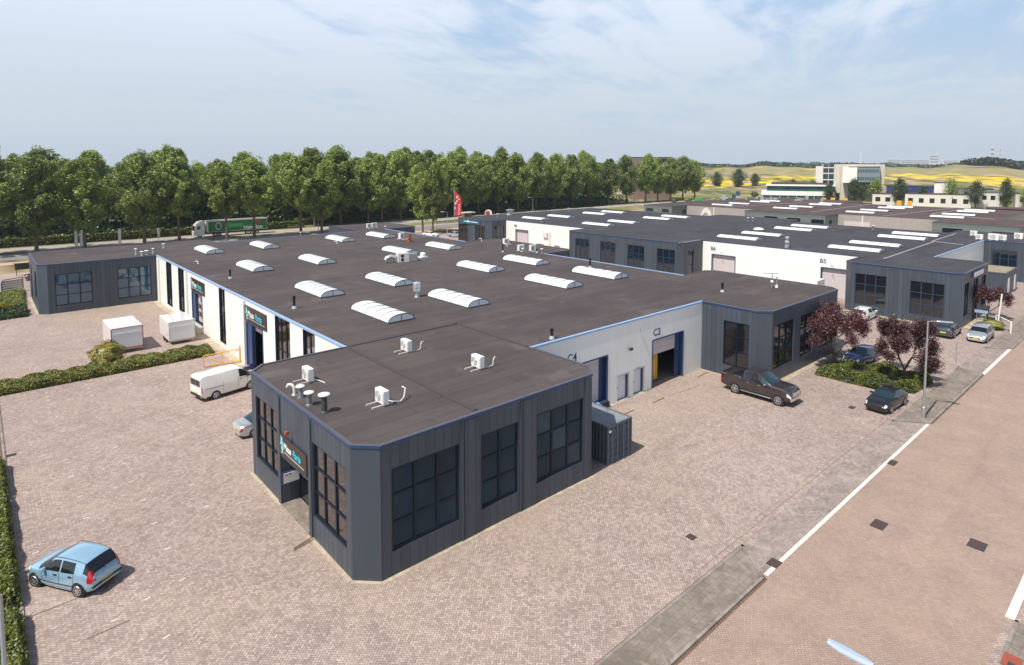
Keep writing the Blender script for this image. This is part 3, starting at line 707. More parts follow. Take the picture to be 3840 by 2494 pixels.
# ---- company boards "MaasParts" -----------------------------------------------
def maas(x, y0, y1, z0, z1, label):
    t = thing('company_sign', label, 'sign', (x, (y0+y1)/2, (z0+z1)/2), 0, 'black company boards on the warehouse')
    W_, H_ = y0-y1, z1-z0; M = frameM((x-.03, y0, z0), (0, -1, 0))
    flat(MB(), M, R4(0, 0, W_, H_), 0, .06).obj('board', 'sign_black', t)
    s = H_/1.4
    # seahorse-like blue emblem
    pts = [(.18, .62), (.28, .95), (.34, 1.12), (.30, 1.30), (.44, 1.14), (.56, 1.28), (.55, 1.02), (.66, .80), (.70, .52), (.62, .34), (.66, .16), (.52, .24), (.40, .12), (.46, .34), (.38, .50), (.44, .70), (.30, .76)]
    flat(MB(), M, [(a*s, b*s) for a, b in pts], .06, .075).obj('emblem', 'pale_cyan', t)
    pts = [(.30, .92), (.36, 1.1), (.46, 1.0), (.58, .8), (.62, .55), (.54, .38), (.52, .56), (.46, .72), (.44, .9)]
    flat(MB(), M, [(a*s, b*s) for a, b in pts], .075, .082).obj('emblem', 'cyan', t)
    fs = .70*(W_-.8*s)/4.15
    textmesh('Maas', fs, 'lettering', 'white_paint', t, M @ Matrix.Translation((.80*s, .52*H_-fs*.3, .065)), .01, bold=.012)
    textmesh('Parts', fs, 'lettering', 'cyan', t, M @ Matrix.Translation((.80*s+fs*2.46, .52*H_-fs*.3, .065)), .01, bold=.012)
    mb = MB(); a = .85*s; Rr = random.Random(4)
    while a < W_-.35: b = a+Rr.uniform(.08, .22); flat(mb, M, R4(a, .24*H_-.03, min(b, W_-.3), .24*H_+.02), .06, .068); a = b+.05
    mb.obj('lettering', 'off_white', t)
    return t
maas(0, 9.25, 5.65, 2.95, 4.1, 'black company board with blue emblem above the front corner entrance')
maas(6.5, 34.85, 29.4, 4.3, 5.75, 'black company board over the open loading door in the white side wall')
maas(6.5, 53.6, 48.15, 4.3, 5.75, 'black company board over the raised door farther along the white side wall')
MB().tube([(-.02, 7.6, 4.62), (-.3, 7.6, 4.68)], .03, 6).lathe((-.32, 7.6, 4.6), [(.0, .2), (.11, .16), (.12, 0), (0, -.02)], 10).obj('alarm_lamp', 'rust_red', WC)
for s_, x, z, y in (('C3', 29.95, 4.42, 6.22), ('C4', 19.55, 4.42, 6.22)): textmesh(s_, .85, 'lettering', 'blue_paint', WC, frameM((x, y, z), (1, 0, 0)), .012, bold=.008)
# ---- warehouse B -----------------------------------------------------------
OB = [(71.8, -4.96), (72.74, -5.9), (83.96, -5.9), (84.9, -4.96), (84.9, .1), (112.6, .1), (112.6, -4.96), (113.5, -5.9), (127, -5.9), (128, -4.9), (128, 6.9), (121.5, 6.9), (121.5, 37), (127.5, 37), (127.5, 56), (121.5, 56), (121.5, 93), (74.1, 93),
      (73.2, 92.1), (73.2, 81.7), (74.1, 80.8), (78.3, 80.8), (78.3, 56), (72.7, 56), (71.8, 55.1), (71.8, 31.9), (72.7, 31), (78.3, 31), (78.3, 6.8), (72.74, 6.8), (71.8, 5.86)]
EB = {1: dict(ops=[(72.6-72.74+.2, 74.9-72.74, 1.2, 5.05), (76.7-72.74, 79-72.74, .1, 5.05), (81-72.74, 83.1-72.74, 1.2, 5.0)]),
 4: dict(m='white_ribbed', cap='light_blue_trim'), 5: {}, 6: dict(ops=[]), 
 18: dict(ops=[(92.1-91.8, 92.1-88.35, .4, 4.95), (92.1-85.6, 92.1-82.1, .4, 5.0)]),
 20: dict(ops=[(.7, 3.5, 0, 5.0)]),
 21: dict(m='white_panels', depth=.3, rev='white_panels', ops=[(80.8-77.6, 80.8-73.45, 0, 4.4)]),
 24: dict(ops=[(55.1-53.6, 55.1-50.2, .9, 5.08), (55.1-47.55, 55.1-44.1, .9, 5.08), (55.1-41.5, 55.1-38, .9, 5.05), (55.1-35.5, 55.1-32.0+.0, .9, 5.03)]),
 26: dict(ops=[(74-72.7, 75.6-72.7, .2, 4.9)]),
 27: dict(m='white_panels', depth=.3, rev='white_panels', ops=[(31-29.35, 31-25.2, 0, 4.15), (31-12.15, 31-8.0, 0, 4.15)]),
 30: dict(ops=[(5.86-5.4, 5.86-1.8, 1.0, 4.95), (5.86+.7, 5.86+4.22, .85, 4.85)])}
# edge 30 runs on from (71.8,5.86) to the first corner
WB, PB = building('second warehouse behind the nearest, cream side wall with B5, B6 and B8 doors', 'warehouse', 'warehouse_building', (100, 40, 0), OB, EB, 'roof_felt_blue')
for o, c_ in zip(EB[1]['ops'], (2, 2, 2)): window(PB[1], o, WB, c_, 3, .09)
for o in EB[18]['ops']: window(PB[18], o, WB, 3, 3, .08)
window(PB[20], EB[20]['ops'][0], WB, 3, 2, .09, gm='window_glass_blue')
for o in EB[24]['ops']: window(PB[24], o, WB, 3, 3, .08, fm='frame_blue', gm='window_glass_blue')
window(PB[26], EB[26]['ops'][0], WB, 1, 2, .08, gm='window_glass_blue')
for o in EB[30]['ops']: window(PB[30], o, WB, 3, 3, .08, fm='frame_blue')
rollerdoor(PB[21], EB[21]['ops'][0], WB, 0, side=.1)
for o in EB[27]['ops']: rollerdoor(PB[27], o, WB, 0, side=.1)
for s_, y, z in (('B6', 29.55, 4.75), ('B5', 12.35, 4.75), ('B8', 78.0, 4.85)): textmesh(s_, .85, 'lettering', 'blue_paint', WB, frameM((78.27, y, z), (0, -1, 0)), .012, bold=.008)
for y in (27.5, 10.6): MB().tube([(78.3, y, 4.6), (77.7, y, 4.65), (77.4, y-.2, 4.6)], .045, 6).obj('wall_lamp', 'galvanised', WB)
MB().box(78.1, 78.28, 66.6, 67.0, 0, 4.5).obj('downpipe', 'off_white', WB); MB().box(77.9, 78.28, 67.3, 68.6, 3.4, 4.4).obj('wall_grille', 'off_white', WB)
MB().box(78.1, 78.29, 68.6, 70.6, 1.75, 1.85).box(78.1, 78.29, 63.9, 65.4, 1.85, 1.95).obj('rail', 'grey_trim', WB)
mb = MB(); M = frameM((73.1, 90.1, 5.2), (0, -1, 0)); t = thing('company_sign', 'dark teal sign board with white bird mark on the distant grey office corner', 'sign', (73.1, 87, 5.6))
flat(MB(), M, R4(0, 0, 6.3, .95), 0, .1).obj('board', 'teal', t); flat(mb, M, R4(.5, .42, 2.0, .58), .1, .12); flat(mb, M, R4(2.3, .42, 5.6, .56), .1, .12)
flat(mb, M, [(1.9, .3), (2.05, .62), (1.75, .85), (2.15, .8), (2.35, .9), (2.3, .6), (2.2, .2)], .12, .13); mb.obj('lettering', 'white_paint', t)
t = thing('company_sign', 'white sign panel with blue frame on the office block beside the parked wagon', 'sign', (78.3, -5.95, 5.65)); M = frameM((75.95, -5.93, 5.33), (1, 0, 0))
flat(MB(), M, R4(0, 0, 4.9, .72), 0, .14).obj('board', 'navy', t); flat(MB(), M, R4(.25, .12, 4.65, .62), .14, .16).obj('face', 'white_paint', t)
mb = MB(); [flat(mb, M, R4(a, .3, a+.3, .42), .16, .165) for a in (1.0, 1.45, 1.9, 2.4, 2.8, 3.3)]; mb.obj('lettering', 'light_blue_trim', t)
# window on the far wing of B and the small annex beside it
window(lambda s, z, off=0: (112.6-off-.17, -1.0-s, z), (0, 3.3, 2.2, 4.9), WB, 3, 2, .09, fm='frame_blue', gm='window_glass_blue')
t, PP = building('small grey annex with mossy roof and two white doors', 'annex', 'annex_building', (100, -3, 0), [(96.8, -5.6), (104.7, -5.6), (104.7, .0), (96.8, .0)],
   {0: {}, 1: {}, 2: {}, 3: {}}, 'moss_roof', zr=3.4, capm='grey_trim')
for a in (98.3, 102.6): MB().box(a, a+1.0, -5.66, -5.6, .35, 2.5).obj('door', 'door_white', t)
# raised roof joints
def strips(pts, par, z=ZR-.04, wd=.22, m='grey_trim', nm='roof_joint'):
    mb = MB()
    for a, b in zip(pts, pts[1:]):
        a, b = Vector(a), Vector(b); mb.obox(((a.x+b.x)/2, (a.y+b.y)/2), math.atan2(b.y-a.y, b.x-a.x), (b-a).length, wd, z-.03, z+.03)
    mb.obj(nm, m, par)
plain('joint_pale', (.36, .33, .32), .7)
strips([(78.3, 4.2), (80.4, 4.2), (104.8, 5.1)], WB, m='joint_pale'); strips([(104.8, 5.1), (103.3, .9)], WB, m='joint_pale'); strips([(104.8, 5.4), (121, 5.9)], WB, m='joint_pale')
strips([(71.9, 31.4), (78, 31.4)], WB, m='joint_pale')
plain('felt_seam', (.06, .05, .05), .9)
strips([(6.7, 14.6), (6.6, .4)], WC, m='felt_seam', wd=.3); strips([(16, 6.6), (16, 14.8), (6.7, 14.8)], WC, m='felt_seam', wd=.25)

# ---- hall D, taupe and green, behind -----------------------------------------
OD = [(144.8, .5), (163, .5), (163, 6.8), (200, 6.8), (200, 84), (186, 84), (186, 92), (145, 92), (145, 82), (153.2, 82), (153.2, 59), (145.2, 59), (145.2, 38), (153.2, 38), (153.2, 15.5), (144.8, 15.5)]
wall_t = dict(m='taupe_panels', cap='grey_trim'); wall_g = dict(m='green_boards', cap='grey_trim')
ED = {i: dict(wall_g) for i in range(16)}
ED[9] = dict(wall_t); ED[13] = dict(wall_t); ED[2] = dict(wall_t); ED[8] = dict(wall_g, ops=[(5.5, 7.8, 3.4, 4.95)])
ED[7] = dict(wall_g, ops=[(.8, 3.4, 4.3, 5.3), (6.6, 9.0, 4.3, 5.3)])
ED[11] = dict(wall_g, ops=[(59-53.4, 59-49.9, 4.2, 5.15), (59-47.4, 59-44, 4.2, 5.1), (59-41.3, 59-38.3, 4.0, 5.1)]); ED[12] = dict(wall_g, ops=[(2.4, 4.2, 2.5, 4.9)])
ED[15] = dict(wall_g, ops=[(15.5-13.6, 15.5-10.0, 3.2, 5.1), (15.5-5.0, 15.5-1.5, 4.0, 5.0)])
WD, PD = building('farther hall with brown roof, taupe walls and green-grey boarded offices', 'hall', 'industrial_hall', (175, 45, 0), OD, ED, 'roof_felt_brown', capm='grey_trim')
for i in (7, 8, 11, 12, 15):
    for o in ED[i]['ops']: window(PD[i], o, WD, 3, 1, .07, gm='window_glass_blue')
for pts in ([(154, 70), (200, 62)], [(154, 45), (200, 46)], [(154, 28), (176, 26), (200, 24)], [(163, 8), (170, 22), (200, 21)]): strips(pts, WD, m='joint_pale', wd=.35)
for y in (72.5, 32.0): MB().box(152.9, 153.15, y, y+.35, 0, 6.1).obj('downpipe', 'off_white', WD)
MB().box(153.0, 153.18, 30.5, 36.5, 0, 4.5).obj('roller_door', 'shutter', WD)
mb = MB(); M = frameM((153.1, 80, 3.2), (0, -1, 0)); flat(mb, M, [(2.6, 0), (3.3, 1.6), (4.0, 2.5), (5.0, 2.6), (6.2, 1.6), (6.6, 0), (5.6, .2), (4.5, 1.3), (3.6, .3)], 0, .04); mb.obj('wall_emblem', 'off_white', WD)
# the next row behind hall D, low parapets and plant
t = thing('industrial_hall', 'low dark hall with cluttered roof plant at the far left end of the brown roof', 'hall', (215, 70, 0))
MB().box(201.5, 235, 60, 96, 0, 5.2).obj('wall', 'green_boards', t); MB().box(201.7, 234.8, 60.2, 95.8, 5.2, 5.3).obj('roof', 'roof_felt_brown', t)
mb = MB(); R = random.Random(8)
for kx in range(14): x, y = R.uniform(203, 230), R.uniform(62, 93); s_ = R.uniform(.4, 1.3); mb.box(x, x+s_, y, y+s_*1.4, 5.3, 5.3+R.uniform(.5, 1.4))
mb.obj('roof_plant', 'steel_pale', t)

# ---------------------------------------------------------------- skylights
def skylight(name, W_, L_, rise, label, loc, ribs=4, group=None):
    t = thing(name, label, 'skylight', loc, 0, group); x0, y0, z0 = loc
    MB().box(x0-.08, x0+W_+.08, y0-.08, y0+L_+.08, z0, z0+.12, bot=False).obj('curb', 'grey_trim', t)
    n = 10; arc = [(x0+W_*(.5-.5*math.cos(math.pi*i/n)), z0+.12+rise*math.sin(math.pi*i/n)**.85) for i in range(n+1)]
    mb = MB()
    for i in range(n): mb.poly([(arc[i][0], y0, arc[i][1]), (arc[i][0], y0+L_, arc[i][1]), (arc[i+1][0], y0+L_, arc[i+1][1]), (arc[i+1][0], y0, arc[i+1][1])])
    mb.poly([(a, y0, b) for a, b in arc][::-1]); mb.poly([(a, y0+L_, b) for a, b in arc])
    mb.obj('dome', 'skylight_glazing', t, smooth=True)
    mb = MB()
    for j in range(ribs+2):
        y = y0+L_*j/(ribs+1); mb.tube([(a, min(max(y, y0+.0), y0+L_), b+.015) for a, b in arc], .028 if 0 < j < ribs+1 else .045, 4)
    mb.tube([(x0+W_/2, y0-.01, z0+.1), (x0+W_/2, y0-.01, z0+.12+rise)], .035, 4)
    mb.obj('rib', 'dark_metal' if ribs < 0 else 'grey_trim', t)
    return t
ORD = ['first', 'second', 'third', 'fourth', 'fifth', 'sixth', 'seventh', 'eighth', 'ninth', 'tenth', 'eleventh', 'twelfth', 'thirteenth', 'fourteenth', 'fifteenth', 'sixteenth', 'seventeenth', 'eighteenth', 'nineteenth', 'twentieth']
sk0 = None
for ix, (x, nm) in enumerate(((11.9, 'nearest the white side wall'), (19.75, 'second from the white side wall'), (32.1, 'third from the white side wall'), (39.6, 'farthest from the white side wall'))):
    for iy, y in enumerate((18.2, 30.5, 48.8, 67.7)):
        lb = f'white barrel skylight, {ORD[iy]} in the roof row {nm}'
        if sk0 is None: sk0 = skylight('skylight', 2.35, 6.3, .50, lb, (x, y, ZR-.06), 4, 'barrel skylights on the front warehouse')
        else: copytree(sk0, (x, y, ZR-.06), 0, lb)
for ix, x in enumerate((83.9, 92.2, 104.9, 112.2)):
    for iy, y in enumerate((6.5, 24.7, 55.9, 74.7)):
        copytree(sk0, (x, y, ZR-.06), 0, f'skylight on the B6 warehouse, {("rightmost", "second from right", "third from right", "leftmost")[iy]} block, {ORD[ix]} back from the cream wall', 'barrel skylights on the rear warehouse', (1, 1.12, .65))
for ix, x in enumerate((160.0, 170.2, 184, 191.3)):
    for iy, y in enumerate((13.1, 32.0, 51.5, 70.9)):
        copytree(sk0, (x, y, ZR-.06), 0, f'skylight on the brown hall roof, {("rightmost", "second from right", "third from right", "leftmost")[iy]} block, {ORD[ix]} from its front', 'barrel skylights on the brown-roofed hall', (1, 1.08, .6))
t = thing('roof_dome', 'single small round-topped white dome light behind the skylights of warehouse B', 'skylight', (99.5, 32.1, ZR-.05))
MB().lathe((99.5, 32.1, ZR-.05), [(1.1, 0), (1.1, .2)], 14).obj('curb', 'grey_trim', t); MB().lathe((99.5, 32.1, ZR+.15), [(1.0, 0), (.85, .2), (.5, .34), (.05, .4)], 14).obj('dome', 'off_white', t, smooth=True)

# ---------------------------------------------------------------- air conditioners, vents, pipes
def acunit(label, x, y, rot=0, group='outdoor air-conditioning units on the front warehouse', s=1.0, pipe=None, fan=1):
    """small split unit on two rubber rails; fan face looks to local -Y"""
    t = thing('air_conditioner', label, 'air conditioner', (x, y, ZR-.06), rot, group); z = 0
    o = dict(parent=t, world=False)
    MB().box(-.45*s, .45*s, -.16*s, .18*s, .1, .1+.72*s).obj('casing', 'white_paint', bevel=.02, **o)
    mb = MB(); [mb.box(xx*s-.05, xx*s+.05, -.75*s, .45*s, .0, .09) for xx in (-.3, .3)]; mb.obj('rail', 'concrete', **o)
    mb = MB(); [mb.tube([(-.12*s+math.cos(a)*r*s, -.165*s, .1+.36*s+math.sin(a)*r*s) for a in [j*math.pi/9 for j in range(19)]], .012, 4) for r in (.10, .18, .26)]; mb.obj('fan_grille', 'galvanised', **o)
    MB().lathe((-.12*s, -.168*s, .1+.36*s), [(.27*s, 0), (.27*s, .004)], 16, ax='y').obj('fan_opening', 'concrete', **o)
    MB().box(.33*s, .44*s, -.175*s, -.16*s, .16, .1+.6*s).obj('valve_cover', 'off_white', **o)
    if pipe: MB().tube(pipe, .035, 7).obj('pipe', 'off_white', **o)
    return t
HP = -math.pi/2
goose = lambda x, y, h=.45: [(x, y, 0), (x, y, h), (x-.03, y+.1, h+.1), (x-.03, y+.24, h+.1), (x-.03, y+.3, h-.02)]
acunit('white air-conditioning unit behind the bent pipe near the roof edge over the entrance', 1.95, 10.1, HP, pipe=[(.2, .2, .15), (.5, .5, .05), (1.0, .6, .03)])
acunit('white air-conditioning unit with long curved pipe in the middle of the near corner roof', 3.45, 4.25, HP, pipe=[(.4, .1, .3), (.6, .3, .25), (.5, .8, .1), (.35, 1.1, .2), (.1, 1.35, .55), (-.15, 1.3, .6)])
acunit('white air-conditioning unit alone near the front loading wall C4', 10.7, 5.4, HP, pipe=[(.3, .2, .2), (.4, .5, .06), (.3, .95, .06), (.3, 1.0, .4), (.25, 1.1, .52), (.2, 1.25, .5), (.2, 1.3, .38)])
acunit('white air-conditioning unit beside the inner edge where the corner office meets the main roof', 9.2, 11.2, HP, pipe=[(.3, .2, .2), (.4, .5, .06), (.3, .9, .06), (.3, .95, .4), (.25, 1.05, .52), (.2, 1.2, .5), (.2, 1.25, .38)])
for lb, x, y in (('white air-conditioning unit at the back edge, left of two by the wing roof', 47.0, 41.4), ('white air-conditioning unit at the back edge, right of two by the wing roof', 48.2, 40.2), ('box-like white air unit on a stub post on the back wing roof', 50.4, 48.6),
     ('white air unit at the far left roof end beside the flue pipes', 46.2, 84.9), ('second white air unit at the far left roof end', 47.6, 85.4)): acunit(lb, x, y, 0, s=1.15)
acunit('tall pale air unit beside the orange chimney near the far roof edge', 41.6, 65.2, .4, s=1.35)
for i, (x, y, s_) in enumerate(((119.4, 2.9, 1.1), (113.4, .9, 1.1), (114.0, -1.0, 1.4), (114.8, -1.9, 1.2), (119.2, -3.3, 1.3), (115.5, -.4, 1.2))):
    acunit(f'white roof unit on the right-hand end of warehouse B, {ORD[i]} of the cluster', x, y, HP, 'roof units on the right end of warehouse B', s_)
def vent(label, x, y, kind, h=.8, r=.13, z=ZR-.06, group=None, mat='galv_dark', top='galvanised'):
    t = thing('roof_vent', label, 'roof vent', (x, y, z), 0, group); c = (x, y, z)
    if kind == 'mush':
        MB().lathe(c, [(r*1.5, 0), (r*1.4, .06), (r, .12), (r, h-.12)], 14).obj('pipe', mat, t, smooth=True)
        MB().lathe((x, y, z+h-.1), [(r*1.1, 0), (r*2.0, .03), (r*1.95, .07), (r*1.0, .12), (.01, .13)], 16).obj('cap', 'white_paint', t, smooth=True)
    elif kind == 'black':
        MB().lathe(c, [(r*1.6, 0), (r*1.3, .12), (r, .22)], 12).obj('collar', 'steel_pale', t, smooth=True)
        MB().lathe((x, y, z+.2), [(r*.85, 0), (r*.85, h-.45), (r*1.05, h-.4), (r*1.05, h-.2), (r*.5, h-.18)], 12).obj('pipe', 'black_plastic', t, smooth=True)
    elif kind == 'goose':
        MB().tube([(x, y, z), (x, y, z+h*.7), (x-.04, y+.06, z+h*.9), (x-.12, y+.17, z+h), (x-.2, y+.3, z+h*.95), (x-.25, y+.36, z+h*.7)], r*.55, 9).obj('pipe', 'off_white', t, smooth=True)
        MB().lathe(c, [(r*1.2, 0), (r*.8, .08)], 10).obj('collar', 'galvanised', t)
    elif kind == 'cowl':
        MB().lathe(c, [(r*1.2, 0), (r*.8, .15), (r*.8, h*.4)], 12).obj('pipe', 'galvanised', t, smooth=True)
        MB().lathe((x, y, z+h*.4), [(r*1.6, 0), (r*1.6, h*.2), (r*1.35, h*.22), (r*1.7, h*.26), (r*1.7, h*.55), (r*1.3, h*.6)], 14).obj('cowl', 'steel_pale', t, smooth=True)
    elif kind == 'pagoda':
        mb = MB(); mb.lathe(c, [(r*1.2, 0), (r*1.2, h*.25), (r*.6, h*.3), (r*.6, h*.42), (r*1.3, h*.46), (r*1.2, h*.6), (r*.5, h*.68), (r*.5, h*.8), (r*1.2, h*.84), (r*1.1, h)], 12); mb.obj('stack', mat, t, smooth=True)
    return t
gC = 'vent pipes on the front warehouse'
vent('grey stub vent with white disc cap, middle of the three near the roof edge', .53, 6.6, 'mush', .75, .13, group=gC); vent('shorter grey stub vent with cap beside the bent pipe', .62, 7.95, 'mush', .68, .12, group=gC)
vent('tall dark banded vent with white cap nearest the front corner', .72, 5.2, 'mush', 1.0, .15, group=gC, mat='dark_metal'); vent('white bent swan-neck pipe beside the stub vents', .55, 8.6, 'goose', .55, .14, group=gC)
vent('black flue on white collar at the left roof edge above the side wall', 8.46, 28.3, 'black', 1.1, .13, group=gC); vent('black flue farther along the left roof edge', 8.71, 46.7, 'black', 1.0, .12, group=gC)
vent('short black flue at the roof edge above the C4 wall', 18.64, 6.9, 'black', .75, .13, group=gC); vent('black flue among the far middle skylights', 43.8, 25.4, 'black', 1.1, .13, group=gC)
vent('black flue on the right corner office roof', 42.75, 7.3, 'black', .9, .13, group=gC)
vent('two-stage metal cowl standing by the nearest row of skylights', 19.0, 25.2, 'cowl', 1.4, .22, group=gC)
vent('rusty orange banded chimney near the far roof edge', 40.6, 61.2, 'pagoda', 1.3, .3, group=gC, mat='rust_red')
for i, (x, y, kd, hh) in enumerate(((4.5, 73.8, 'mush', .9), (5.0, 72.6, 'mush', .6), (5.6, 72.8, 'mush', .65), (6.6, 73.8, 'mush', .75), (9.0, 79, 'mush', .7))):
    vent(f'{("slim dark", "low", "squat", "wide-capped", "single dark")[i]} vent pipe in the group above the inner corner of the far office roof', x, y, kd, hh, .1+.02*(i % 3), group='vent pipes over the far left office', mat='galvanised')
for i, (x, y, kd, hh) in enumerate(((44.4, 42.4, 'black', 1.2), (47.5, 38.6, 'black', .6), (47.6, 37.7, 'mush', .7), (49.8, 54, 'goose', .5), (46.9, 40.9, 'mush', .45), (30.8, 81, 'mush', .7), (8.9, 60.1, 'goose', .3), (47.7, 81.3, 'mush', .6), (30.9, 67, 'goose', .35), (48.8, 46.5, 'goose', .45))):
    vent(('tall black flue in front of the back wing', 'small black flue by the two back units', 'white-capped vent by the two back units', 'bent pipe at the back wing corner', 'low vent between the two back units', 'vent at the far roof edge in front of the truck road', 'tiny bent pipe near the left roof edge', 'capped vent by the far left units', 'small bent pipe among the far skylights', 'small bent pipe on the back wing')[i], x, y, kd, hh, .11, group=gC)
vent('pale stacked metal chimney at the cream wall of warehouse B', 79.4, 17.6, 'pagoda', 1.7, .26, mat='steel_pale', group='vents on warehouse B')
for i, (x, y) in enumerate(((116.4, 43), (117.1, 42.3), (117.8, 18.4), (80.6, 71.5), (81.8, 88), (108, 89.4))): vent(f'small {("white-footed", "stubby", "dark", "white", "pale", "capped")[i]} vent on the roof of warehouse B, {("left of the far middle pair", "right of the far middle pair", "at the far edge behind the skylights", "above the B8 wall", "on the left office block", "near the left skylights")[i]}', x, y, 'mush', .8, .15, group='vents on warehouse B')
# big twin-fan unit and its ducts in the middle of the roof
t = thing('ventilation_unit', 'large white ventilation unit with two black fans and silver duct amid the skylights', 'ventilation unit', (28.8, 44, ZR-.06)); a = math.atan2(42.95-43.47, 29.96-27.64)
a = -.22; cxy = (29.0, 44.2)
MB().obox(cxy, a, 1.5, 1.0, ZR-.02, ZR+1.1).obj('casing', 'off_white', t, bevel=.03)
ca, sa = math.cos(a), math.sin(a)
for zz in (.3, .78):
    M = Matrix.Translation((cxy[0]-.18*ca+.5*sa*1, cxy[1]-.18*sa-.5*ca, ZR+zz)) @ Matrix.Rotation(a, 4, 'Z'); mb = MB(); mb.lathe((0, 0, 0), [(.2, -.02), (.2, .02)], 16, ax='y'); mb.v = [tuple(M @ Vector(p)) for p in mb.v]; mb.obj('fan', 'black_plastic', t)
MB().obox((cxy[0]+1.3*ca, cxy[1]+1.3*sa), a, 1.1, .9, ZR-.02, ZR+.95).obj('casing', 'galvanised', t, bevel=.03)
MB().tube([(cxy[0]-.9, cxy[1]+.2, ZR+.6), (cxy[0]-1.5, cxy[1]+.4, ZR+.75), (cxy[0]-2.0, cxy[1]+.55, ZR+.55), (cxy[0]-2.1, cxy[1]+.6, ZR+.3)], .28, 10).obj('duct', 'steel_pale', t, smooth=True)
MB().obox(cxy, a, 1.9, 1.3, ZR-.06, ZR-.02).obj('base_rail', 'wood_dark', t)
t = thing('roof_fan', 'white square roof fan hood right of the twin-fan unit', 'roof fan', (33.0, 45.6, ZR-.06))
MB().box(32.5, 33.5, 45.1, 46.1, ZR-.06, ZR+.12).obj('curb', 'white_paint', t); MB().lathe((33, 45.6, ZR+.12), [(.38, 0), (.4, .35), (.3, .5), (.05, .55)], 8).obj('hood', 'white_paint', t)
# antenna-like flue group on the right corner office
t = thing('roof_mast', 'cluster of white pipes with a flat arm on the right corner office roof', 'roof mast', (48.1, 4.9, ZR-.06))
mb = MB(); mb.tube([(48.1, 4.9, ZR), (48.1, 4.9, ZR+1.5)], .05, 8); mb.tube([(48.5, 4.6, ZR), (48.5, 4.6, ZR+1.1)], .07, 8); mb.obj('pole', 'galvanised', t)
MB().tube([(47.3, 5.4, ZR+1.5), (48.7, 4.5, ZR+1.45)], .035, 6).obj('arm', 'dark_metal', t); MB().lathe((48.1, 4.9, ZR+.5), [(.1, 0), (.18, .1), (.1, .25)], 10).lathe((48.5, 4.6, ZR+.0), [(.16, 0), (.1, .3)], 10).obj('fitting', 'white_paint', t)
t = thing('box_trailer', 'long white trailer roof showing between the right corner office and the cream wall', 'trailer', (73.8, 14, 0))
MB().box(72.6, 75.1, 10.3, 18.5, .9, 3.1).obj('box', 'white_paint', t, bevel=.05); MB().box(72.9, 74.8, 10.6, 18.2, .6, .9).obj('frame', 'dark_metal', t)
for y in (11.5, 12.8, 16.5): 
    for x in (72.75, 74.95): MB().lathe((x, y-.0, .5), [(.5, -.12), (.5, .12)], 14, ax='y').obj('wheel', 'black_rubber', t)

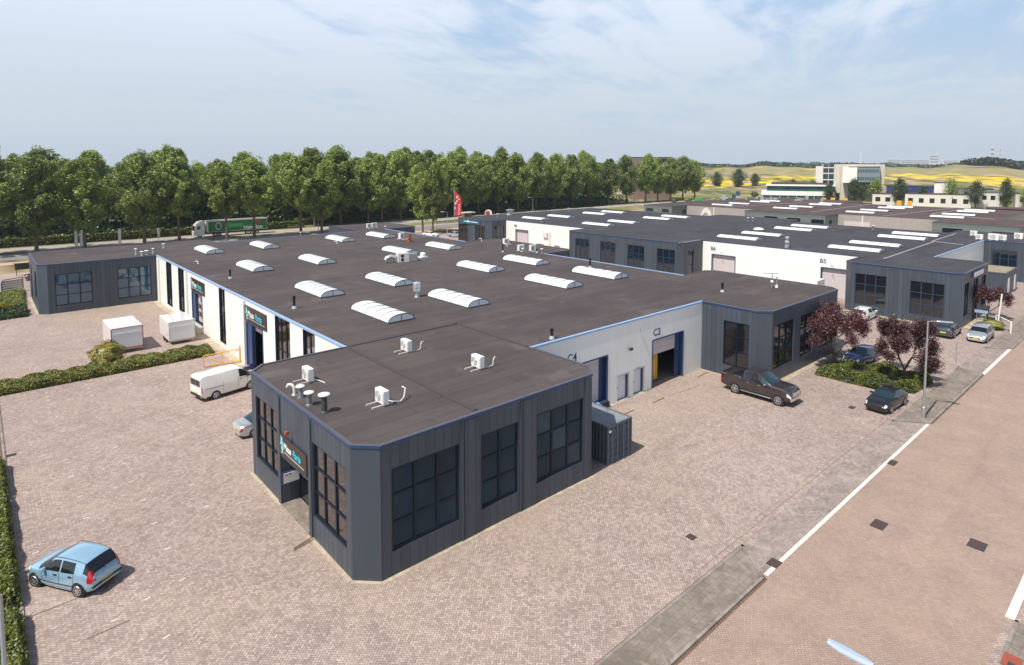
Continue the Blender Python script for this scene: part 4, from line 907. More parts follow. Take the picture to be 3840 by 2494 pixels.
# ---------------------------------------------------------------- vehicles
def interp(keys, x):
    if x <= keys[0][0]: return keys[0][1]
    for i in range(len(keys)-1):
        a, b = keys[i], keys[i+1]
        if x <= b[0]:
            t = (x-a[0])/(b[0]-a[0]); sl_ = (b[1]-a[1])/(b[0]-a[0])
            m0 = sl_ if i == 0 else ((a[1]-keys[i-1][1])/(a[0]-keys[i-1][0])+sl_)/2
            m1 = sl_ if i+2 >= len(keys) else ((keys[i+2][1]-b[1])/(keys[i+2][0]-b[0])+sl_)/2
            h = b[0]-a[0]; t2, t3 = t*t, t*t*t; k_ = .6
            lin = a[1]+(b[1]-a[1])*t; cub = (2*t3-3*t2+1)*a[1]+(t3-2*t2+t)*h*m0+(-2*t3+3*t2)*b[1]+(t3-t2)*h*m1
            return lin*(1-k_)+cub*k_
    return keys[-1][1]
def car(name, label, cat, loc, head, S, paint, group=None):
    """car pointing along local +X.  S: dict of side-view profiles, all in metres"""
    L = S['L']; W_ = S['W']/2; x0, x1 = -L/2, L/2
    T = lambda x: interp(S['top'], x); B = lambda x: interp(S['belt'], x); Wd = lambda x: W_*interp(S['wid'], x); Rw = lambda x: interp(S['rw'], x)*W_
    Z0 = lambda x: interp(S['bot'], x)
    def P(x, u, sd=1, off=0):
        """u 0 sill .. .45 shoulder .. .72 roof rail .. 1 centre line"""
        w_, b, t_, z0 = Wd(x), B(x), T(x), Z0(x); t_ = max(t_, b+.02); rw = min(Rw(x), w_)
        if u < .12: k_ = u/.12; y, z = w_*(.90+.08*k_), z0+(b-z0)*.22*k_
        elif u < .30: k_ = (u-.12)/.18; y, z = w_*(.98+.02*math.sin(k_*1.57)), z0+(b-z0)*(.22+.45*k_)
        elif u < .45: k_ = (u-.30)/.15; y, z = w_*(1.0-.035*k_*k_), z0+(b-z0)*(.67+.33*k_)
        elif u < .72: k_ = (u-.45)/.27; y, z = w_*.965+(rw-w_*.965)*k_**1.15, b+(t_-.05*min(1, (t_-b)/.3)-b)*k_
        else: k_ = (u-.72)/.28; y, z = rw*math.cos(k_*1.5708), (t_-.05*min(1, (t_-b)/.3))+.05*min(1, (t_-b)/.3)*math.sin(k_*1.5708)
        return Vector((x, y*sd, z))
    def N(x, u, sd):
        e = .01; a = P(min(x+e, x1), u, sd)-P(max(x-e, x0), u, sd); c = P(x, min(u+e, 1), sd)-P(x, max(u-e, 0), sd)
        n = c.cross(a)*sd
        return n.normalized() if n.length > 1e-9 else Vector((0, 0, 1))
    t = thing(name, label, cat, loc, head, group); K = dict(parent=t, world=False)
    mb = MB(); xs = sorted({round(x0+L*i/46, 4) for i in range(47)} | {round(x0+.04, 4), round(x1-.04, 4)}); us = [0, .06, .12, .2, .3, .38, .45, .5, .58, .66, .72, .8, .9, 1]
    ring = us+us[-2::-1]
    for x in xs:
        for j, u_ in enumerate(ring): mb.v.append(tuple(P(x, u_, 1 if j < len(us) else -1)))
    n = len(ring)
    for i in range(len(xs)-1):
        for j in range(n-1): mb.f.append((i*n+j, i*n+j+1, (i+1)*n+j+1, (i+1)*n+j)); mb.m.append(0)
        mb.f.append((i*n+n-1, i*n, (i+1)*n, (i+1)*n+n-1)); mb.m.append(1)
    mb.f.append(tuple(range(n))); mb.m.append(0); mb.f.append(tuple(range(len(xs)*n-1, (len(xs)-1)*n-1, -1))); mb.m.append(0)
    mb.obj('body', [paint, 'black_plastic'], smooth=True, **K)
    def patch(nm, mat, xa, xb, ua, ub, sd, off=.008, nx=6, nu=4, both=False, shear=None, th=None):
        mb = MB(); sides = (1, -1) if both else (sd,)
        for s_ in sides:
            o = len(mb.v)
            for i in range(nx+1):
                for j in range(nu+1):
                    fx, fu = i/nx, j/nu; u_ = ua+(ub-ua)*fu; a, b = (xa, xb)
                    if shear: a, b = shear(fu, xa, xb)
                    x = a+(b-a)*fx; mb.v.append(tuple(P(x, u_, s_)+N(x, u_, s_)*off))
            for i in range(nx):
                for j in range(nu):
                    q = (o+i*(nu+1)+j, o+i*(nu+1)+j+1, o+(i+1)*(nu+1)+j+1, o+(i+1)*(nu+1)+j); mb.f.append(q if s_ > 0 else q[::-1]); mb.m.append(0)
        return mb.obj(nm, mat, smooth=True, **K)
    gl = S.get('glass', 'car_glass')
    for (xa, xb) in S['side']:
        for sd in (1, -1):
            fr = S.get('lean', {}).get((xa, xb), (0, 0))
            patch('side_window', gl, xa, xb, .475, .695, sd, shear=lambda fu, a, b, fr=fr: (a+fr[0]*fu, b+fr[1]*fu))
    if 'ws' in S: patch('windscreen', S.get('wsg', gl), *S['ws'], S.get('wu', .50), 1.0, 1, both=True, off=.012, nu=8)
    if 'rws' in S: patch('rear_window', S.get('rwg', gl), *S['rws'], S.get('ru', .52), 1.0, 1, both=True, off=.012, nu=8)
    for nm, mat, xa, xb, ua, ub in S.get('lamps', []):
        for sd in (1, -1): patch(nm, mat, xa, xb, ua, ub, sd, off=.014, nx=4, nu=3)
    for nm, mat, xa, xb, ua, ub in S.get('trim', []): patch(nm, mat, xa, xb, ua, ub, 1, off=.010, nx=10, nu=1, both=True)
    if S.get('cover'): patch('bed_cover', 'black_plastic', *S['cover'], .66, 1.0, 1, both=True, off=.012)
    # wheels
    wr = S['wr']
    for x in S['axles']:
        for sd in (1, -1):
            y = (Wd(x)-.085)*sd
            ar = MB().lathe((x, (Wd(x)-.055)*sd, wr), [(wr*1.17, -.06), (wr*1.17, .06)], 22, ax='y').obj('wheel_arch', 'black_plastic', **K)
            wl = MB().lathe((x, y, wr), [(wr*.80, -.11), (wr*.97, -.10), (wr, -.06), (wr, .06), (wr*.97, .10), (wr*.80, .11)], 22, ax='y').obj('wheel', 'black_rubber', smooth=True, **K)
            mb = MB(); yy = y+.112*sd
            mb.lathe((x, yy-.01, wr), [(wr*.68, 0), (wr*.68, .012)], 20, ax='y', m=1)
            for q in range(S.get('spokes', 7)):
                a = q*2*math.pi/S.get('spokes', 7); ca, sa = math.cos(a), math.sin(a); ws_ = wr*.10
                pts = [(ca*wr*.12-sa*-ws_, sa*wr*.12+ca*-ws_), (ca*wr*.66-sa*-ws_*.8, sa*wr*.66+ca*-ws_*.8), (ca*wr*.66-sa*ws_*.8, sa*wr*.66+ca*ws_*.8), (ca*wr*.12-sa*ws_, sa*wr*.12+ca*ws_)]
                mb.add([(x+a_, yy+.016*sd, wr+b_) for a_, b_ in pts], [(0, 1, 2, 3) if sd < 0 else (3, 2, 1, 0)], 0)
            mb.tube([(x+math.cos(2*math.pi*q/20)*wr*.67, yy+.008*sd, wr+math.sin(2*math.pi*q/20)*wr*.67) for q in range(21)], wr*.055, 5, 0, caps=False)
            mb.lathe((x, yy, wr), [(wr*.16, 0), (wr*.14, .02*sd)], 10, ax='y')
            mb.obj('rim', ['rim_metal' if S.get('rim', 1) else 'galvanised', 'black_plastic'], **K).parent = wl
    for sd in (1, -1):
        mx = S['mirror']; b = P(mx, .47, sd)
        MB().box(b.x-.09, b.x+.07, min(b.y, b.y+.2*sd), max(b.y, b.y+.2*sd), b.z+.0, b.z+.14).obj('mirror', S.get('mirm', paint), bevel=.03, **K)
    # number plates and bumper bars
    pm = S.get('plate', 'plate_yellow'); zf, zr_ = S.get('pz', (.42, .55))
    for x, z, d, mm in ((x1, zf, 1, pm), (x0, zr_, -1, pm)):
        MB().box(min(x, x+.03*d), max(x, x+.03*d), -.27, .27, z, z+.12).obj('number_plate', mm, **K)
    if S.get('grille'): MB().box(x1-.02, x1+.02, -.42, .42, *S['grille']).obj('grille', 'black_plastic', **K)
    if S.get('bar'):
        for x, d in ((x1, 1), (x0, -1)): MB().box(min(x-.06*d, x+.045*d), max(x-.06*d, x+.045*d), -W_*.86, W_*.86, *S['bar'][:2]).obj('bumper', S['bar'][2], bevel=.03, **K)
    for sd in (1, -1):
        for xh in S.get('handles', []): h_ = P(xh, .40, sd); MB().box(h_.x-.09, h_.x+.09, min(h_.y-.01*sd, h_.y+.035*sd), max(h_.y-.01*sd, h_.y+.035*sd), h_.z-.02, h_.z+.02).obj('handle', S.get('hm', paint), **K)
    # door shut lines
    mb = MB()
    for xd in S.get('seams', []):
        for sd in (1, -1):
            for a, b in ((.1, .2), (.2, .3), (.3, .38), (.38, .46)):
                p, q = P(xd, a, sd)+N(xd, a, sd)*.004, P(xd, b, sd)+N(xd, b, sd)*.004; p2, q2 = p+Vector((.018, 0, 0)), q+Vector((.018, 0, 0))
                mb.poly([p, p2, q2, q] if sd < 0 else [q, q2, p2, p])
    if mb.f: mb.obj('door_seam', 'black_plastic', **K)
    return t
def hatchS(): return dict(L=3.84, W=1.66, wr=.30, axles=(1.22, -1.24), mirror=.62, plate='plate_yellow', pz=(.38, .40), grille=(.42, .50), handles=(.0, -.82), seams=(.78, -.22, -1.0), hm='black_plastic',
    top=[(-1.92, .82), (-1.86, .98), (-1.76, 1.14), (-1.48, 1.40), (-1.1, 1.455), (-.4, 1.48), (.15, 1.44), (.45, 1.30), (1.0, .99), (1.5, .88), (1.8, .74), (1.92, .56)],
    belt=[(-1.92, .78), (-1.6, .93), (-.5, .90), (.8, .86), (1.4, .80), (1.8, .66), (1.92, .5)], wid=[(-1.92, .82), (-1.7, .95), (-1.2, 1), (1.1, 1), (1.6, .92), (1.85, .76), (1.92, .66)],
    rw=[(-1.92, .74), (-1.5, .74), (0, .74), (.5, .74), (1.0, .80), (1.6, .72), (1.92, .5)], bot=[(-1.92, .32), (-1.5, .2), (1.5, .2), (1.92, .26)],
    side=[(-.20, .58), (-1.02, -.28)], lean={(-.20, .58): (0, -.30), (-1.02, -.28): (.02, 0)}, ws=(.36, 1.00), rws=(-1.84, -1.48), ru=.52, wu=.5,
    lamps=[('headlight', 'lens_clear', 1.55, 1.84, .40, .62), ('tail_light', 'lens_red', -1.90, -1.70, .30, .71)], trim=[('side_moulding', 'black_plastic', -1.0, 1.0, .165, .185)],
    bar=(.42, .50, 'black_plastic'))
HB = car('parked_car', 'light blue five-door hatchback parked at the lower left beside the hedge', 'car', (-9.42, 9.32, 0), math.atan2(1.96, -1.28), hatchS(), 'paint_lightblue')
for s_ in (1, -1): MB().tube([(.25, .60*s_, 1.435), (-.3, .60*s_, 1.478), (-1.1, .60*s_, 1.455), (-1.5, .585*s_, 1.39)], .012, 4).obj('roof_strip', 'black_plastic', HB, world=False)
MB().tube([(-1.93, .0, .98), (-1.80, .32, 1.14)], .012, 4).obj('wiper', 'black_plastic', HB, world=False)
for s_ in (1, -1):
    mb = MB(); mb.poly([(-1.94, .52*s_, .72), (-1.94, .66*s_, .72), (-1.80, .62*s_, 1.16), (-1.78, .54*s_, 1.16)][::s_]); mb.poly([(-1.94, .66*s_, .72), (-1.88, .70*s_, .72), (-1.76, .645*s_, 1.16), (-1.80, .62*s_, 1.16)][::s_]); mb.obj('tail_light', 'lens_red', HB, world=False)
MB().box(-1.945, -1.90, -.06, .06, .78, .84).obj('badge', 'chrome', HB, world=False)
def vanS(): return dict(L=4.95, W=1.95, wr=.33, axles=(1.55, -1.35), mirror=1.35, mirm='black_plastic', pz=(.45, .6), handles=(.72,), seams=(1.3, .5, -.75), hm='black_plastic', plate='plate_yellow',
    top=[(-2.47, 1.85), (-2.40, 1.96), (-1.5, 2.0), (.6, 2.0), (1.05, 1.90), (1.75, 1.28), (2.2, 1.05), (2.40, .85), (2.47, .6)], belt=[(-2.47, 1.22), (-.5, 1.22), (1.2, 1.18), (1.8, 1.05), (2.3, .85), (2.47, .55)],
    wid=[(-2.47, .95), (-2.2, 1), (1.4, 1), (2.1, .92), (2.4, .78), (2.47, .7)], rw=[(-2.47, .80), (0, .82), (1.1, .8), (1.8, .8), (2.47, .6)], bot=[(-2.47, .36), (-2.1, .26), (2.1, .24), (2.47, .3)],
    side=[(.62, 1.38)], lean={(.62, 1.38): (0, -.38)}, ws=(1.06, 1.78), lamps=[('headlight', 'lens_clear', 2.05, 2.36, .36, .6), ('tail_light', 'lens_red', -2.46, -2.40, .2, .44)],
    trim=[('sill', 'black_plastic', -2.4, 2.3, .0, .055), ('slide_rail', 'dark_metal', -2.2, -.8, .335, .35)], bar=(.38, .58, 'black_plastic'))
v = car('parked_van', 'white panel van with low roof parked below the yellow barrier', 'van', (2.95, 29.1, 0), math.atan2(.71, 3.26)-.03, vanS(), 'paint_white')
for s_ in (1, -1): MB().box(-2.52, -2.478, min(.06*s_, .72*s_), max(.06*s_, .72*s_), 1.25, 1.72).obj('rear_window', 'car_glass', v, world=False)
def sedanS(L=4.6, W=1.72, h=1.42, **k):
    a = L/2; S = dict(L=L, W=W, wr=.31, axles=(a-.85, -a+.98), mirror=.55, pz=(.40, .62), handles=(.05, -.75), seams=(.75, -.15, -1.0),
    top=[(-a, .72), (-a+.1, .9), (-a+.8, .98), (-a+1.45, h-.07), (-.45, h), (.1, h-.02), (.42, h-.12), (1.02, 1.0), (a-.5, .84), (a-.12, .68), (a, .55)],
    belt=[(-a, .68), (-a+.3, .88), (0, .92), (1.0, .88), (a-.4, .78), (a, .5)], wid=[(-a, .82), (-a+.3, .95), (-1, 1), (1, 1), (a-.4, .93), (a, .74)], rw=[(-a, .74), (-a+1.4, .72), (0, .72), (1, .8), (a, .62)],
    bot=[(-a, .3), (-a+.5, .2), (a-.5, .2), (a, .26)], side=[(-.15, .55), (-1.05, -.23)], lean={(-.15, .55): (0, -.28), (-1.05, -.23): (.30, 0)}, ws=(.36, 1.0), rws=(-a+.82, -a+1.42), lamps=[('headlight', 'lens_clear', a-.28, a-.05, .36, .62), ('tail_light', 'lens_red', -a+.02, -a+.22, .3, .46)], grille=(.45, .6))
    S.update(k); return S
car('parked_car', 'silver grey coupe with teal-tinted rear window, half hidden behind the front corner', 'car', (3.0, 19.75, 0), .06, sedanS(4.55, 1.72, 1.40, glass='car_glass_teal', side=[(-.75, .5)], lean={(-.75, .5): (.3, -.25)}, seams=(.75, -.5)), 'paint_silver')
car('parked_car', 'old black hatchback with yellow front plate parked beside the flower bed', 'car', (40.45, -8.05, 0), math.pi-.05, sedanS(4.45, 1.70, 1.40, wsg='car_glass_teal', bar=(.40, .56, 'black_plastic'), top=[(-2.22, .78), (-2.1, .95), (-1.9, 1.0), (-1.0, 1.37), (-.3, 1.40), (.1, 1.39), (.42, 1.28), (.95, .98), (1.75, .84), (2.1, .70), (2.22, .55)], rws=(-1.85, -1.1)), 'paint_black')
car('parked_car', 'dark blue car partly hidden under the larger red-leaved tree', 'car', (50.6, -2.75, 0), math.pi-.12, sedanS(4.2, 1.7, 1.45, wsg='car_glass_teal', top=[(-2.1, .78), (-2.0, .98), (-1.7, 1.3), (-1.1, 1.42), (-.3, 1.45), (.1, 1.43), (.42, 1.3), (.95, 1.0), (1.6, .88), (2.0, .70), (2.1, .55)], rws=(-1.95, -1.6)), 'paint_navy')
def mpvS(L=4.55, h=1.60, **k):
    a = L/2; S = sedanS(L, 1.74, h, top=[(-a, .85), (-a+.08, 1.05), (-a+.3, h-.12), (-a+.7, h-.04), (-.3, h), (.3, h-.06), (.62, h-.22), (1.35, 1.08), (a-.4, .9), (a-.1, .7), (a, .55)],
      rw=[(-a, .72), (0, .74), (.8, .76), (1.3, .82), (a, .6)], side=[(-.0, .85), (-1.0, -.1), (-1.85, -1.1)], lean={(-.0, .85): (0, -.42), (-1.0, -.1): (0, 0), (-1.85, -1.1): (.2, 0)}, ws=(.56, 1.34), rws=(-a+.06, -a+.3), mirror=.95, seams=(1.0, -.05, -1.05),
      lamps=[('headlight', 'lens_clear', a-.38, a-.06, .36, .66), ('tail_light', 'lens_red', -a+.02, -a+.2, .34, .6)]); S.update(k); return S
car('parked_car', 'silver people carrier facing the camera, with yellow front plate, by the kerb', 'car', (68.5, -8.4, 0), math.pi, mpvS(), 'paint_silver')
car('parked_car', 'dark teal estate car seen from behind beside the office block', 'car', (68.0, -5.6, 0), .02, mpvS(4.6, 1.45, glass='car_glass', rws=(-2.2, -1.95)), 'paint_teal')
car('parked_car', 'white car beside the office block, partly behind the red-leaved tree', 'car', (68.9, 3.1, 0), -.02, mpvS(4.2, 1.5, side=[(-.0, .85), (-1.0, -.1)], glass='car_glass_teal'), 'paint_white')
car('parked_car', 'white low car under the flagpole by the far grey office', 'car', (77.2, 109.6, 0), -1.2, sedanS(4.6, 1.8, 1.4), 'paint_white', 'cars parked by the flagpole')
car('parked_car', 'silver grey car right of the flagpole at the far office corner', 'car', (81.5, 104.5, 0), -1.2, sedanS(4.5, 1.75, 1.45), 'paint_silver', 'cars parked by the flagpole')
car('parked_car', 'dark car with red tail light behind the blue-framed board at the left edge', 'car', (-4.3, 102.2, 0), .1, sedanS(4.2, 1.7, 1.4), 'paint_darkgrey')
car('parked_car', 'pale domed car far off in front of the low glass office', 'car', (296, 108, 0), -.5, mpvS(4.4, 1.6), 'paint_silver')
# pickup
pS = dict(L=5.82, W=2.02, wr=.40, axles=(1.95, -1.60), mirror=.95, mirm='chrome', pz=(.60, .62), handles=(.42, -.5), hm='chrome', seams=(1.05, .05, -.92), spokes=6, plate='white_paint',
    top=[(-2.91, 1.22), (-2.85, 1.34), (-1.13, 1.34), (-1.08, 1.36), (-1.0, 1.88), (-.7, 1.99), (.25, 2.0), (.58, 1.84), (1.28, 1.40), (2.4, 1.32), (2.76, 1.20), (2.91, .95)],
    belt=[(-2.91, 1.14), (-2.6, 1.26), (-1, 1.27), (1.0, 1.26), (2.2, 1.16), (2.7, 1.0), (2.91, .8)], wid=[(-2.91, .93), (-2.7, .98), (1.9, 1), (2.5, .97), (2.8, .88), (2.91, .80)],
    rw=[(-2.91, .90), (-1.08, .90), (-1.0, .78), (.4, .78), (1.2, .88), (2.4, .86), (2.91, .80)], bot=[(-2.91, .50), (-2.4, .42), (2.4, .40), (2.91, .46)], side=[(.02, .96), (-.88, -.06)], lean={(.02, .96): (0, -.36), (-.88, -.06): (.06, 0)},
    ws=(.58, 1.24), wsg='car_glass_teal', rws=(-1.05, -.97), cover=None, lamps=[('headlight', 'lens_clear', 2.60, 2.88, .30, .45), ('tail_light', 'lens_red', -2.90, -2.82, .2, .42)], grille=(.78, 1.05), bar=(.48, .74, 'chrome'),
    trim=[('window_line', 'chrome', -.85, .98, .45, .462), ('rocker', 'chrome', -2.2, 2.4, .0, .03)])
plain('bed_vinyl', (.008, .011, .018), .35)
PK = p = car('pickup_truck', 'dark brown crew-cab pickup with chrome bumper and black bed cover in the right yard', 'pickup', (35.12, -.50, 0), -math.pi/2-.0, pS, 'paint_brown')
for s_ in (1, -1): MB().tube([(1.4, 1.03*s_, .42), (-1.1, 1.03*s_, .42)], .055, 8).obj('side_step', 'chrome', p, world=False)
MB().tube([(-1.0, 0, 1.94), (-.2, 0, 1.94)], .02, 4).obj('roof_panel', 'black_plastic', p, world=False)
PK.scale = (1, 1, 1.05)
MB().box(-2.72, -1.16, -.78, .78, 1.385, 1.435).obj('bed_cover', 'bed_vinyl', PK, bevel=.01, world=False)
mb = MB(); mb.box(-2.86, -1.12, .80, .93, 1.30, 1.45).box(-2.86, -1.12, -.93, -.80, 1.30, 1.45).box(-2.88, -2.76, -.80, .80, 1.28, 1.45).obj('bed_wall', 'paint_brown', PK, bevel=.02, world=False)
MB().box(-1.14, -1.09, -.93, .93, 1.0, 1.30).obj('cab_gap', 'black_plastic', PK, world=False)
MB().box(2.86, 2.955, -.62, .62, .80, 1.12).obj('grille_surround', 'chrome', PK, bevel=.02, world=False)
for s_ in (1, -1): MB().tube([(-2.8, .95*s_, 1.36), (-1.15, .95*s_, 1.37)], .02, 5).obj('bed_rail', 'chrome', PK, world=False)
# box trailers
def boxtrailer(label, x0, x1, y0, y1, z0, z1, red, grp='white box trailers in the side yard'):
    t = thing('box_trailer', label, 'trailer', ((x0+x1)/2, (y0+y1)/2, 0), 0, grp)
    MB().box(x0, x1, y0, y1, z0, z1).obj('box', 'paint_white', t, bevel=.06)
    MB().box(x0+.1, x1-.1, y0+.05, y1+.1, z0-.16, z0-.003).box((x0+x1)/2-.06, (x0+x1)/2+.06, y1+.1, y1+1.4, z0-.15, z0-.05).obj('chassis', 'galvanised', t)
    MB().box((x0+x1)/2-.25, (x0+x1)/2+.2, y1+1.0, y1+1.4, .3, .75).lathe(((x0+x1)/2+.3, y1+.9, .05), [(.05, 0), (.05, .8)], 8).obj('jockey_wheel', 'black_rubber', t)
    m = 'red_paint' if red else 'off_white'; mb = MB(); w_ = .07
    mb.box(x0, x1, y0-.03, y0-.004, z1-w_, z1).box(x0, x1, y0-.03, y0-.004, z0, z0+w_).box(x0, x0+w_, y0-.03, y0-.004, z0+w_, z1-w_).box(x1-w_, x1, y0-.03, y0-.004, z0+w_, z1-w_); mb.obj('door_frame', m, t)
    zz = z0+(z1-z0)*.72
    MB().box(x0+.1, x1-.1, y0-.022, y0-.003, z0+.1, z1-.1).obj('rear_door', 'door_white', t); MB().box(x0+w_, x1-w_, y0-.045, y0-.024, zz, zz+.07).obj('door_bar', 'white_paint', t)
    for y in ((y0+y1)/2-.45, (y0+y1)/2+.45):
        for s_ in (x0+.12, x1-.12):
            wl = MB().lathe((s_, y, .3), [(.24, -.1), (.3, -.07), (.3, .07), (.24, .1)], 16, ax='y'); wl.v = [(s_+(b-y), y+(a-s_), c) for a, b, c in wl.v]; wl.obj('wheel', 'black_rubber', t)
    return t
tr = boxtrailer('taller white box trailer with red-edged rear door, behind the rounded bush', -2.55, .22, 46.6, 51.6, .5, 2.62, True)
MB().box(-2.4, .08, 46.75, 47.7, 2.62, 2.66).obj('roof_panel', 'door_white', tr)
boxtrailer('smaller plain white box trailer beside the white side wall', 2.5, 5.0, 46.6, 50.7, .45, 2.42, False)
# shipping container
t = thing('shipping_container', 'dark grey-blue ribbed shipping container against the corner office', 'container', (17.9, 3.1, 0)); X0, X1, Y0, Y1, Z1 = 16.75, 19.15, .1, 6.0, 2.5
mb = MB(); q = []
yy = Y0+.1
while yy < Y1-.1: q += [(yy, 0), (yy+.10, 0), (yy+.14, .04), (yy+.24, .04)]; yy += .28
for x, s_ in ((X0+.02, 1), (X1-.02, -1)):
    for (a, da), (b, db) in zip(q, q[1:]): mb.poly([(x+da*s_, a, .12), (x+db*s_, b, .12), (x+db*s_, b, Z1-.1), (x+da*s_, a, Z1-.1)])
for (a, da), (b, db) in zip(q, q[1:]): mb.poly([(X0+.05, a, Z1-.03-da*.5), (X1-.05, a, Z1-.03-da*.5), (X1-.05, b, Z1-.03-db*.5), (X0+.05, b, Z1-.03-db*.5)], 1)
mb.poly([(X0, Y1-.02, .1), (X1, Y1-.02, .1), (X1, Y1-.02, Z1-.05), (X0, Y1-.02, Z1-.05)])
plain('container_blue', (.055, .07, .10), .6, var=.35, vs=2.5); plain('container_roof', (.24, .26, .27), .5, var=.5, vs=1.2)
mb.obj('side_panel', ['container_blue', 'container_roof'], t)
mb = MB(); c_ = .1
for x in (X0, X1-c_):
    for y in (Y0, Y1-c_): mb.box(x, x+c_, y, y+c_, 0, Z1)
    mb.box(x, x+c_, Y0+c_, Y1-c_, 0, .12).box(x, x+c_, Y0+c_, Y1-c_, Z1-.1, Z1)
for y in (Y0, Y1-c_): mb.box(X0+c_, X1-c_, y, y+c_, 0, .12).box(X0+c_, X1-c_, y, y+c_, Z1-.1, Z1)
plain('container_frame', (.10, .115, .135), .6, var=.3); mb.obj('frame', 'container_frame', t)
for s_, (a, b) in enumerate(((X0+.12, (X0+X1)/2-.01), ((X0+X1)/2+.01, X1-.12))):
    d = MB(); d.box(a, b, Y0+.03, Y0+.07, .12, Z1-.1)
    z = .25
    while z < Z1-.3: d.box(a+.08, b-.08, Y0+.0, Y0+.028, z, z+.26); z += .42
    d = d.obj('door', 'container_blue', t)
    mb = MB(); [mb.tube([(a+(b-a)*f, Y0-.03, .12), (a+(b-a)*f, Y0-.03, Z1-.12)], .02, 6) for f in (.3, .75)]; mb.obj('lock_rod', 'container_frame', d)
MB().box(X0+.12, X0+.3, Y0-.02, Y0-.002, Z1-.42, Z1-.28).obj('plate', 'white_paint', t)
t = thing('tarpaulin', 'bright blue sheet covering a pallet between the container and the loading dock', 'tarpaulin', (20.4, 5.6, 0))
MB().add([(19.4, 5.2, 0), (23.3, 5.0, 0), (23.3, 5.9, 0), (19.4, 5.95, 0), (19.5, 5.3, .9), (22.2, 5.2, .8), (22.5, 5.8, .9), (19.5, 5.85, 1.0)], [(4, 5, 6, 7), (0, 1, 5, 4), (1, 2, 6, 5), (2, 3, 7, 6), (3, 0, 4, 7)]).obj('sheet', 'tarp_blue', t)
# yellow crate stack inside door C3
t = thing('yellow_cabinet', 'worn yellow cabinet with a leaning post just inside the open C3 door', 'cabinet', (31, 8, 0))
MB().box(30.0, 32.0, 7.2, 8.6, .1, 2.3).obj('body', 'yellow_dirty', t, bevel=.03); MB().tube([(30.6, 6.9, 0), (30.35, 7.1, 2.3)], .07, 6).obj('post', 'wood_dark', t); MB().box(30.9, 31.5, 7.15, 7.2, .5, 2.0).obj('door', 'yellow_paint', t)
# articulated lorry
t = thing('lorry', 'white lorry with green beer trailer and red star on the road behind the trees', 'lorry', (38.5, 146, 0)); X0 = 29.2
def wheelx(x, y, r, par, w_=.3):
    a = MB().lathe((x, y, r), [(r*.8, -w_/2), (r, -w_/2+.03), (r, w_/2-.03), (r*.8, w_/2)], 16, ax='y').obj('wheel', 'black_rubber', par); MB().lathe((x, y-(w_/2+.01), r), [(r*.55, 0), (r*.5, .02)], 12, ax='y').obj('rim', 'steel_pale', a)
mb = MB(); pr_ = [(X0, .5), (X0, 1.5), (X0+.25, 2.6), (X0+.35, 3.0), (X0+1.2, 3.75), (X0+2.35, 3.95), (X0+2.35, .9), (X0+2.2, .5)]
n = len(pr_); mb.add([(a, 144.75, b) for a, b in pr_]+[(a, 147.25, b) for a, b in pr_], [tuple(range(n-1, -1, -1)), tuple(range(n, 2*n))]+[(i, i+1 if i+1 < n else 0, n+(i+1) % n, n+i) for i in range(n)])
mb.obj('cab', 'paint_white', t, bevel=.08)
MB().poly([(X0+.5, 144.73, 1.95), (X0+1.35, 144.73, 1.95), (X0+1.35, 144.73, 2.75), (X0+.62, 144.73, 2.75)]).obj('side_window', 'car_glass', t)
MB().poly([(X0+.03, 144.95, 1.65), (X0+.03, 147.05, 1.65), (X0+.26, 147.05, 2.75), (X0+.26, 144.95, 2.75)]).obj('windscreen', 'car_glass', t)
MB().box(X0+2.2, X0+16, 145.2, 146.8, .75, 1.0).obj('chassis', 'dark_metal', t)
XT = X0+2.9; XE = XT+14.6
MB().box(XT, XE, 144.75, 147.25, 1.15, 3.95).obj('trailer_box', 'paint_white', t, bevel=.03)
MB().box(XT+.25, XE-.12, 144.72, 144.745, 1.25, 3.68).obj('side_livery', 'truck_green', t)
for x in (X0+1.2, X0+4.6, X0+5.7): wheelx(x, 144.95, .5, t)
for x in (XE-5.2, XE-3.9, XE-2.6): wheelx(x, 144.95, .5, t)
M = frameM((XT, 144.71, 1.2), (1, 0, 0))
textmesh('Heineken', 1.25, 'lettering', 'white_paint', t, M @ Matrix.Translation((8.6, .22, .0)), .01, bold=.03)
star = [(math.cos(math.pi/2+i*math.pi/5)*(.62 if i % 2 == 0 else .27), math.sin(math.pi/2+i*math.pi/5)*(.62 if i % 2 == 0 else .27)) for i in range(10)]
flat(MB(), M, [(12.2+a*1.5, 1.8+b) for a, b in star], .0, .03).obj('star', 'lens_red', t)
c20 = lambda x, y, a, b: [(x+a*math.cos(i*math.pi/10), y+b*math.sin(i*math.pi/10)) for i in range(20)]
flat(MB(), M, c20(2.6, 1.3, .75, .95), 0, .02).obj('roundel', 'off_white', t); flat(MB(), M, c20(2.6, 1.3, .52, .7), .02, .03).obj('roundel', 'truck_green', t); flat(MB(), M, [(2.6+a*.3, 1.3+b*.35) for a, b in star], .03, .04).obj('star', 'lens_red', t)
plain('bottle_green', (.10, .42, .16), .25); mb = MB(); flat(mb, M, [(4.4, 2.2), (5.8, 1.7), (8.4, 1.75), (8.4, .9), (5.8, .9), (4.4, .5)], 0, .012); mb.obj('livery_bottle', 'bottle_green', t)

t.location = (t.location.x+1.2, t.location.y+1.7, 0); t.scale = (1.05, 1.05, 1.08)
